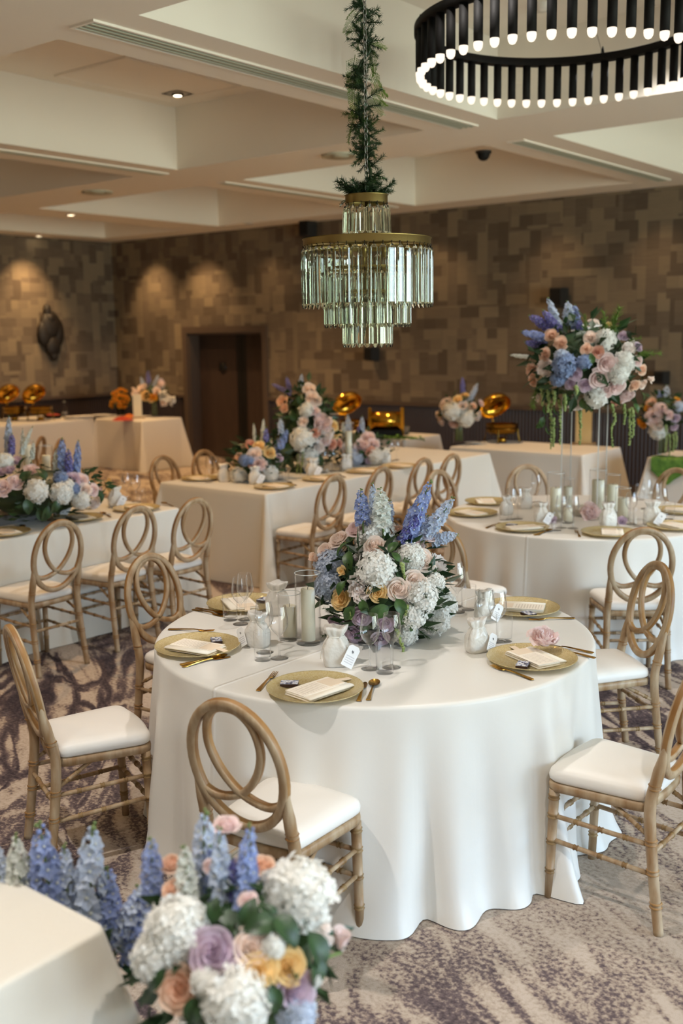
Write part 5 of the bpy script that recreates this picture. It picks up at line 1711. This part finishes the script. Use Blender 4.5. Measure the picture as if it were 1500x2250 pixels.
# marigold pot
b = at(268, 915, TH); c = deep(264, 882, depth_of((b.x, b.y, 1.0)))
A = Arr('marigold_plant', 'small bush of orange marigolds on the left buffet', (c.x, c.y, TH), c, (.15, .15, .14), seed=31)
MB().lathe([(.001, 0), (.06, 0), (.08, c.z - TH - .06), (.07, c.z - TH - .06), (.001, c.z - TH - .08)], 20, cap=False).build('pot', M['black'], A.t)
A.foliage(150, .06)
A.blooms([('rose', 'marigold', x, y, 11) for x, y in [(249, 864), (258, 858), (266, 854), (275, 858), (252, 874), (262, 868), (270, 870), (278, 872), (246, 885), (256, 880), (268, 883), (277, 882), (244, 892), (280, 878), (262, 892), (273, 893)]])
A.behind(5, .045, [('rose', 'marigold')])

# --- foreground arrangement beside the corner table
c = deep(520, 2105, 2.12)
A = Arr('flower_arrangement', 'large blurred flower arrangement in the foreground beside the corner table', (c.x, c.y, 0), c, (.215, .215, .19), seed=41)
ph = c.z - .16
MB().lathe([(.001, 0), (.13, 0), (.135, .01), (.06, .05), (.045, .12), (.045, ph - .18), (.08, ph - .1), (.13, ph), (.12, ph), (.001, ph - .05)], 28, cap=False).build('pedestal', M['china'], A.t)
A.foliage(240, .06, k=.8)
A.blooms([('hyd', HW, 661, 1956, 172), ('hyd', HW, 384, 2040, 150), ('hyd', HW, 338, 2100, 120), ('hyd', HW, 520, 2200, 160), ('hyd', HB, 656, 2232, 92), ('rose', RM, 467, 2091, 98), ('rose', RP, 387, 2176, 88), ('rose', RY, 572, 2134, 76), ('rose', RY, 636, 2124, 74), ('rose', RB, 555, 2076, 78), ('rose', RM, 651, 2176, 82), ('rose', RK, 497, 1808, 56), ('rose', RP, 580, 1897, 54), ('rose', RP, 374, 1894, 48), ('rose', RP, 374, 1950, 44), ('rose', RK, 465, 1900, 40), ('hyd', HW, 450, 2160, 70), ('rose', RK, 545, 1975, 40), ('hyd', HW, 600, 2080, 60), ('hyd', HW, 690, 2150, 46)])
A.spikes([(DP, 446, 2040, 450, 1774, 84), (DP, 490, 2040, 482, 1812, 70), (DB, 533, 2040, 550, 1804, 66), (DW, 416, 2020, 404, 1853, 64), (DW, 55, 2040, 32, 1828, 76, 2.38), (DB, 122, 2050, 84, 1800, 92, 2.38), (DP, 188, 2080, 204, 1804, 100, 2.38), (DB, 292, 2120, 304, 1940, 84, 2.38), (DB, 338, 1990, 330, 1836, 64), (DP, 262, 2080, 345, 1912, 80, 2.38), (DV, 512, 2030, 510, 1878, 56), (DB, 240, 2080, 236, 1900, 74, 2.38), (DP, 150, 2060, 140, 1850, 74, 2.38), (DP, 90, 2060, 60, 1880, 80, 2.38), (DP, 226, 2090, 232, 1930, 84, 2.38), (DB, 470, 2040, 465, 1850, 60), (DP, 8, 2010, -10, 1850, 70, 2.38)])
keep = (A.c, A.rd)
A.c, A.rd = deep(120, 2075, 2.46), Vector((.26, .09, .17)); A.foliage(140, .07)
A.c, A.rd = keep
A.leaves([(688, 2085, 120, 280), (578, 2035, 100, 200), (472, 2006, 70, 90), (620, 2040, 110, 300), (545, 2010, 80, 70), (690, 2130, 90, 260), (430, 2215, 90, 250), (590, 2010, 70, 120), (600, 2190, 80, 280), (350, 2150, 80, 230)], 'leaf_dark')
p, n = A.surf(745, 2072); q, n2 = A.surf(690, 2110)
dia = 62 * depth_of(p) / F_PX; pd = deep(748, 2075, 2.12)
A.bloom_at('bud', RK, pd, (UPV * .9 + RIGHT_H * .25), dia)
MB().tube(catmull([q - A.base, (q + pd) / 2 - A.base - Vector((0, 0, .01)), pd - A.base - UPV * dia * .3], 5), .004, 6).build('stem', M['stem'], A.t)
A.behind(10, .085, PAL)

# ------------------------------------------------------------------ crystal chandelier over the near round table
DC = 4.27
cc = deep(806, 560, DC); CX, CY = cc.x, cc.y
zpx = lambda y: deep(806, y, DC).z
MPP = DC / F_PX
z_ring, z_cap = zpx(534), zpx(441)
ch = thing('crystal_chandelier', 'tiered crystal prism chandelier with brass rings above the near round table', 'chandelier', (CX, CY, 0))
def band(name, r, z, h, parent, th=.006):
    return MB().lathe([(r, z - h / 2), (r + .002, z - h / 2 + .002), (r + .002, z + h / 2 - .003), (r + .006, z + h / 2), (r - th, z + h / 2), (r - th, z - h / 2), (r, z - h / 2)], 64, cap=False).build(name, M['brass'], parent)
R1, R2, R3, R0 = 139 * MPP, 94 * MPP, 53 * MPP, 45 * MPP
band('brass_ring', R1, z_ring, .030, ch); band('cap_ring', R0, z_cap, .034, ch)
MB().lathe([(.001, z_cap + .008), (R0 - .004, z_cap + .008), (R0 - .004, z_cap + .011), (.001, z_cap + .011)], 32, cap=False).build('cap_plate', M['brass'], ch)
band('inner_ring', R2 * .95, zpx(590), .010, ch); band('inner_ring', R3 * .95, zpx(640), .010, ch)
MB().tube([(0, 0, z_cap), (0, 0, zpx(660))], .006, 10).build('centre_rod', M['brass'], ch)
for k_ in range(6):
    a = k_ * PI / 3 + .2
    MB().tube([(0, 0, z_ring), (R1 * math.cos(a), R1 * math.sin(a), z_ring)], .005, 6).build('spoke', M['brass'], ch)
    if k_ % 2 == 0:
        MB().tube([(0, 0, zpx(590)), (R2 * .95 * math.cos(a), R2 * .95 * math.sin(a), zpx(590))], .004, 6).build('spoke', M['brass'], ch)
        MB().tube([(R2 * .9 * math.cos(a), R2 * .9 * math.sin(a), z_ring), (R2 * .9 * math.cos(a), R2 * .9 * math.sin(a), zpx(590))], .004, 6).build('drop_rod', M['brass'], ch)
        MB().tube([(R3 * .9 * math.cos(a), R3 * .9 * math.sin(a), zpx(590)), (R3 * .9 * math.cos(a), R3 * .9 * math.sin(a), zpx(640))], .004, 6).build('drop_rod', M['brass'], ch)
for k_ in range(4):
    a = k_ * PI / 2 + .5
    b = MB().lathe([(.001, 0), (.010, 0), (.010, .06), (.001, .06)], 12, cap=False).build('lamp_holder', M['brass'], ch, (.07 * math.cos(a), .07 * math.sin(a), z_ring - .06))
    MB().lathe([(.001, .06), (.012, .065), (.016, .085), (.010, .11), (.002, .135), (.0005, .14)], 12, cap=False).build('candle_bulb', M['glass'], b)


def prism_mesh(L, w, t=.011):
    mb = MB(); bt, bb = w * .45, w * .55
    sec = [(-w / 2, 0), (-w * .30, -t / 2), (w * .30, -t / 2), (w / 2, 0), (w * .30, t / 2), (-w * .30, t / 2)]
    lv = [(.22, .45, 0), (1, 1, -bt), (1, 1, -(L - bb)), (.30, .5, -L)]
    vs = [(x * kx, y * ky, z) for kx, ky, z in lv for x, y in sec]
    fs = [(j * 6 + i, j * 6 + (i + 1) % 6, (j + 1) * 6 + (i + 1) % 6, (j + 1) * 6 + i) for j in range(3) for i in range(6)]
    fs = [tuple(reversed(f)) for f in fs]
    fs += [tuple(range(6)), tuple(range(23, 17, -1))]
    return mb.add(vs, fs, 0, False).mesh('prism', M['crystal'])


HOOK = MB().tube([(0, -.001, .012), (0, -.006, .006), (0, -.002, -.004)], .0014, 5).mesh('hook', M['black'])
def tier(n, r, ztop, L, w, splay=0.0):
    me = prism_mesh(L, w); hr = random.Random(n)
    for i in range(n):
        a = 2 * PI * i / n
        p = put('prism', me, ch, (r * math.cos(a), r * math.sin(a), ztop), (R(splay), R(hr.uniform(-.6, .6)), a - PI / 2 + R(hr.uniform(-5, 5))))
        put('hook', HOOK, p, (0, 0, 0))
tier(46, R1 + .006, z_ring - .024, 127 * MPP, .0305)
tier(32, R2, zpx(598), 120 * MPP, .029)
tier(20, R3, zpx(648), 114 * MPP, .029)
tier(16, 48 * MPP, z_cap - .026, 66 * MPP, .032, 3)
link = MB().tube([(.0075 * math.cos(a), 0, .015 * math.sin(a)) for a in [2 * PI * i / 14 for i in range(14)]], .0021, 6, closed=True).mesh('chain_link', M['steel'])
z = z_cap + .02; i = 0
while z < CEIL_Z - .03:
    put('chain_link', link, ch, (0, 0, z), (0, 0, (i % 2) * PI / 2)); z += .0245; i += 1
MB().lathe([(.001, CEIL_Z - .03), (.02, CEIL_Z - .03), (.05, CEIL_Z - .008), (.052, CEIL_Z), (.001, CEIL_Z)], 24, cap=False).build('ceiling_rose', M['brass'], ch)

# greenery wound round the chain
g = thing('leafy_garland', 'dark green asparagus fern garland wound around the chandelier chain', 'garland', (CX, CY, 0))
gr = random.Random(77)
gp = []
for (x, y) in [(800, 428), (806, 405), (814, 380), (806, 350), (801, 330), (810, 305), (800, 280), (790, 255), (803, 225), (800, 195), (788, 165), (792, 140), (812, 110), (800, 85), (797, 60), (806, 30), (792, 0), (800, -50), (798, -90)]:
    q = deep(x, y, DC - .035 + gr.uniform(-.012, .012)); gp.append(q - Vector((CX, CY, 0)))
gp = [p for p in gp if p.z < CEIL_Z - .02]
MB().tube(catmull(gp, 6), .006, 6).build('stem', M['leaf_dark'], g)
gc = catmull(gp, 10)
for i in range(0, len(gc), 2):
    for k_ in range(3 if math.sin(i * .21) > -.3 else 1):
        d = Vector((gr.uniform(-1, 1), gr.uniform(-1, 1), gr.uniform(-.6, .9))).normalized()
        put('needle_sprig', tuft_mesh('leaf_dark' if gr.random() < .75 else 'leaf', i % 3), g, gc[i], look_z(d, gr.uniform(0, 6)), gr.uniform(.045, .085))
for k_ in range(26):     # the cuff on the cap
    a = gr.uniform(0, 2 * PI); d = Vector((math.cos(a), math.sin(a), gr.uniform(.2, .9))).normalized()
    put('needle_sprig', tuft_mesh('leaf_dark', k_ % 3), g, Vector((.05 * math.cos(a), .05 * math.sin(a), z_cap + .022)), look_z(d, 0), gr.uniform(.06, .1))
for (bx, by, tx, ty) in [(792, 12, 752, 35), (794, 22, 748, 75), (796, 30, 770, 60), (780, 120, 768, 195), (778, 150, 764, 215), (782, 180, 770, 262), (786, 240, 745, 315), (790, 215, 775, 270), (812, 110, 835, 170), (815, 150, 838, 225), (815, 190, 842, 245), (818, 210, 836, 268), (812, 95, 852, 98), (808, 390, 838, 398), (800, 405, 832, 388), (795, 425, 738, 440), (800, 60, 772, 110)]:
    a, b = deep(bx, by, DC - .02), deep(tx, ty, DC + gr.uniform(-.04, .04)); d = b - a
    put('fern_frond', fern_mesh('fern' if by < 380 else 'leaf', by % 3), g, a - Vector((CX, CY, 0)), look_z(d, gr.uniform(0, 6)), d.length)

# ------------------------------------------------------------------ black ring chandelier in the coffer
RC_ = Vector((-2.90, 5.65, 3.606)); rr_ = .80
rg = thing('ring_chandelier', 'black ring chandelier of vertical tubes with glowing round bulbs', 'chandelier', (RC_.x, RC_.y, RC_.z))
NT, TLN = 52, .205
MB().lathe([(rr_ - .032, .0), (rr_ + .032, .0), (rr_ + .032, .040), (rr_ + .028, .044), (rr_ - .028, .044), (rr_ - .032, .040), (rr_ - .032, 0)], 96, cap=False).build('ring_band', M['black'], rg)
tube_m = MB().lathe([(.001, .0), (.0245, .0), (.0245, -TLN), (.020, -TLN), (.001, -TLN + .01)], 16, cap=False).mesh('tube', M['black'])
bulb_m = MB().lathe([(.0235, 0), (.0245, -.012), (.022, -.028), (.014, -.04), (.001, -.045)], 14, cap=False).mesh('bulb', M['bulb'])
for i in range(NT):
    a = 2 * PI * (i + .3) / NT
    tb = put('tube', tube_m, rg, (rr_ * math.cos(a), rr_ * math.sin(a), 0))
    put('bulb', bulb_m, tb, (0, 0, -TLN))
top = COFFER_Z - RC_.z
for k_ in range(3):
    a = R(100) + k_ * 2 * PI / 3
    MB().tube([(rr_ * math.cos(a), rr_ * math.sin(a), .04), (.05 * math.cos(a), .05 * math.sin(a), top - .02)], .0016, 5).build('suspension_cable', M['steel'], rg)
    MB().lathe([(.001, .04), (.012, .04), (.010, .06), (.004, .085), (.001, .09)], 10, cap=False).build('cable_gripper', M['black'], rg, (rr_ * math.cos(a), rr_ * math.sin(a), 0))
MB().lathe([(.001, top - .03), (.09, top - .03), (.095, top), (.001, top)], 28, cap=False).build('canopy', M['black'], rg)

# ------------------------------------------------------------------ buffet ware
def chafer(px, py, label, s=1.0, tilt=46, lid=True):
    p = at(px, py, TH)
    yaw = math.atan2(-p.y, -p.x) + PI / 2          # front towards the aisle
    t = thing('chafing_dish', label, 'dish', (p.x, p.y, TH), yaw + R(32), 'gold chafing dishes'); t.scale = (s,) * 3
    f = MB()
    f.lathe([(.17, .15), (.18, .15), (.18, .165), (.17, .165), (.17, .15)], 36, cap=False)
    f.build('stand_ring', M['pan'], t)
    for k_ in range(4):
        a = PI / 4 + k_ * PI / 2
        MB().tube(catmull([(.175 * math.cos(a), .175 * math.sin(a), .158), (.185 * math.cos(a), .185 * math.sin(a), .08), (.2 * math.cos(a), .2 * math.sin(a), .006)], 4), .009, 8).build('leg', M['pan'], t)
    MB().lathe([(.001, .10), (.15, .10), (.172, .13), (.178, .2), (.186, .205), (.186, .21), (.17, .21), (.162, .14), (.001, .12)], 40, cap=False).build('pan', M['pan'], t)
    MB().lathe([(.001, 0), (.05, 0), (.05, .05), (.02, .06), (.001, .06)], 20, cap=False).build('burner', M['gold'], t)
    if lid:
        ld = MB().lathe([(.18, 0), (.186, 0), (.186, .01), (.175, .05), (.14, .088), (.08, .11), (.001, .118), (.001, .114), (.078, .106), (.136, .084), (.17, .048), (.18, .01), (.18, 0)], 44, cap=False).build('lid', M['gold'], t, (0, .17, .23), (R(-tilt), 0, 0))
        # hinge the lid at its own rear edge
        ld.location = Vector((0, .186, .225)) + Matrix.Rotation(R(-tilt), 3, 'X') @ Vector((0, -.0, 0)) + Vector((0, math.sin(R(90 - tilt)) * -.06, .16))
        MB().tube([(-.03, 0, .118), (-.03, 0, .14), (.03, 0, .14), (.03, 0, .118)], .006, 8).build('lid_handle', M['gold'], ld)
        MB().tube([(-.03, .19, .19), (.03, .19, .19)], .014, 10).build('hinge', M['gold'], t)
        MB().tube([(0, .19, .19), (0, .2, .27)], .010, 8).build('hinge_arm', M['gold'], t)
chafer(33, 924, 'gold chafing dish with raised lid, leftmost on the left buffet')
chafer(90, 924, 'gold chafing dish with raised lid, second on the left buffet')
chafer(1102, 972, 'gold chafing dish with raised lid on the right buffet')
chafer(778, 962, 'gold chafing dish with raised lid behind the middle long table')
# roll-top dish
p = at(848, 962, TH)
t = thing('roll_top_dish', 'gold and steel roll-top serving dish beside a green garland', 'dish', (p.x, p.y, TH), math.atan2(-p.y, -p.x) + PI / 2, 'gold chafing dishes')
MB().box((-.2, -.13, .0), (.2, .13, .03)).box((-.19, -.12, .03), (.19, .12, .1)).build('base', M['black'], t)
MB().tube([(-.17, 0, .2), (.17, 0, .2)], .115, 24).build('drum', M['gold'], t)
for sx_ in (-.19, .19):
    MB().box((sx_ - .02, -.035, .0), (sx_ + .02, .035, .36)).build('side_post', M['gold'], t)
p = at(868, 955, TH) + Vector((.12, .05, 0))
t = thing('potted_plant', 'small dark leafy plant in a grey pot on the buffet behind', 'plant', (p.x - .02, p.y, TH))
MB().lathe([(.001, 0), (.05, 0), (.065, .1), (.058, .1), (.05, .02), (.001, .02)], 20, cap=False).build('pot', M['terracotta'], t)
for k_ in range(14):
    a = k_ * 2.4; d = Vector((math.cos(a), math.sin(a), gr.uniform(.5, 1.6))).normalized()
    put('leaf', leaf_mesh('leaf_dark'), t, (0, 0, .09), look_z(d, a) @ Quaternion((1, 0, 0), R(-90)), gr.uniform(.08, .14))
p = at(872, 966, TH)
t = thing('green_garland', 'fresh green leaf garland lying along the buffet edge', 'garland', (p.x, p.y, TH))
for k_ in range(60):
    put('leaf', leaf_mesh('moss'), t, (gr.uniform(-.3, .42), gr.uniform(-.05, .05), .012 + gr.uniform(0, .02)), (R(gr.uniform(-15, 15)), R(gr.uniform(-20, 20)), gr.uniform(0, 6.28)), gr.uniform(.05, .09))
# left buffet: stands, bottle, trays, napkins
def card_stand(px, py, w, h, label, z=TH, wood=False):
    p = at(px, py, z); yaw = math.atan2(-p.y, -p.x) + PI / 2
    t = thing('menu_stand', label, 'sign', (p.x, p.y, z), yaw, 'upright cards on the buffets')
    MB().box((-w * .8, -.05, 0), (w * .8, .05, .018)).build('foot', M['chair_dark'], t)
    MB().box((-w / 2, -.006, .018), (w / 2, .006, h)).build('card', M['sign' if wood else 'wax'], t)
card_stand(303, 919, .13, .36, 'tall cream card standing before the tulips on the left buffet')
card_stand(1281, 977, .17, .46, 'tall gold card on a wooden foot behind the acrylic column', wood=True)
p = at(143, 916, TH)
t = thing('bottle', 'small clear glass bottle on the left buffet', 'bottle', (p.x, p.y, TH))
MB().lathe([(.001, 0), (.05, 0), (.052, .01), (.052, .12), (.03, .16), (.018, .18), (.018, .22), (.022, .225), (.001, .225)], 24, cap=False).build('body', M['glass'], t)
MB().lathe([(.001, .225), (.02, .225), (.022, .25), (.001, .255)], 16, cap=False).build('stopper', M['steel'], t)
MB().lathe([(.001, .004), (.046, .004), (.046, .08), (.001, .08)], 20, cap=False).build('contents', M['terracotta'], t)
for k_, (px, py) in enumerate([(160, 921), (175, 920), (190, 919), (222, 915), (240, 916), (254, 916)]):
    p = at(px, py, TH)
    for j in range(3 if k_ < 3 else 2):
        o = tag(put('dinner_plate', plate_mesh(), None, (p.x, p.y, TH + j * .012), 0, .8), ('bottom', 'middle', 'top')[j if k_ < 3 or j == 0 else 2] + ' white plate of the ' + ('first', 'second', 'third', 'fourth', 'fifth', 'sixth')[k_] + ' stack from left on the left buffet', 'plate', 'stacked white plates on the left buffet')
        o.data = bpy.data.meshes.get('china_plate') or o.data
cp = plate_mesh().copy(); cp.name = 'china_plate'; cp.materials.clear(); cp.materials.append(M['china'])
for o in SC.objects:
    if o.name.startswith('dinner_plate'): o.data = cp
def cloth_heap(px, py, r, m, label, seed):
    q = random.Random(seed); p = at(px, py, TH)
    def f(u, v):
        a = u * 2 * PI; k_ = v
        return (r * k_ * math.cos(a) * (1 + .2 * math.sin(3 * a + seed)), r * .6 * k_ * math.sin(a) * (1 + .15 * math.cos(4 * a)), .002 + .055 * (1 - k_) ** .8 * (1 + .3 * math.sin(5 * a)) + .008 * math.sin(9 * a) * k_ * (1 - k_))
    tag(MB().grid(f, 32, 8).build('napkin', m, None, (p.x, p.y, TH), R(40)), label, 'napkin', 'coloured napkins on the left buffet')
cloth_heap(267, 924, .16, M['red'], 'rust red napkin hanging at the front of the left buffet', 1)
cloth_heap(283, 919, .15, M['orange'], 'orange napkin in front of the tall cream card', 2)
p = at(117, 919, TH)
t = thing('serving_tray', 'red topped serving dish between the gold lids and the bottle', 'dish', (p.x, p.y, TH))
MB().lathe([(.001, 0), (.12, 0), (.14, .05), (.13, .05), (.11, .012), (.001, .012)], 28, cap=False).build('dish', M['black'], t)
MB().ball((0, 0, .035), .115, 18, 8, 0, (1, 1, .35)).build('red_food', M['red'], t)
for k_, (px, py) in enumerate([(1038, 974), (1052, 976)]):
    p = at(px, py, TH)
    tag(put('side_plate', cp, None, (p.x, p.y, TH), 0, .55), ('left' if k_ == 0 else 'right') + ' small white plate before the blush flowers on the right buffet', 'plate', 'small plates on the right buffet')
p = at(1487, 1015, TH)
def drape(u, v):
    x = (u - .5) * .34; s = v
    y = .12 - .17 * min(1, s / .5); zz = .004 if s < .5 else .004 - .26 * (s - .5) / .5 * (1 - .5 * abs(u - .5) * 2)
    return (x, y - (.015 if s > .5 else 0), zz + .004 * math.sin(u * 20))
tag(MB().grid(drape, 16, 10).build('green_runner', M['moss'], None, (-3.82, 9.80, TH + .004)), 'bright green cloth hanging over the edge of the right edge buffet', 'cloth')
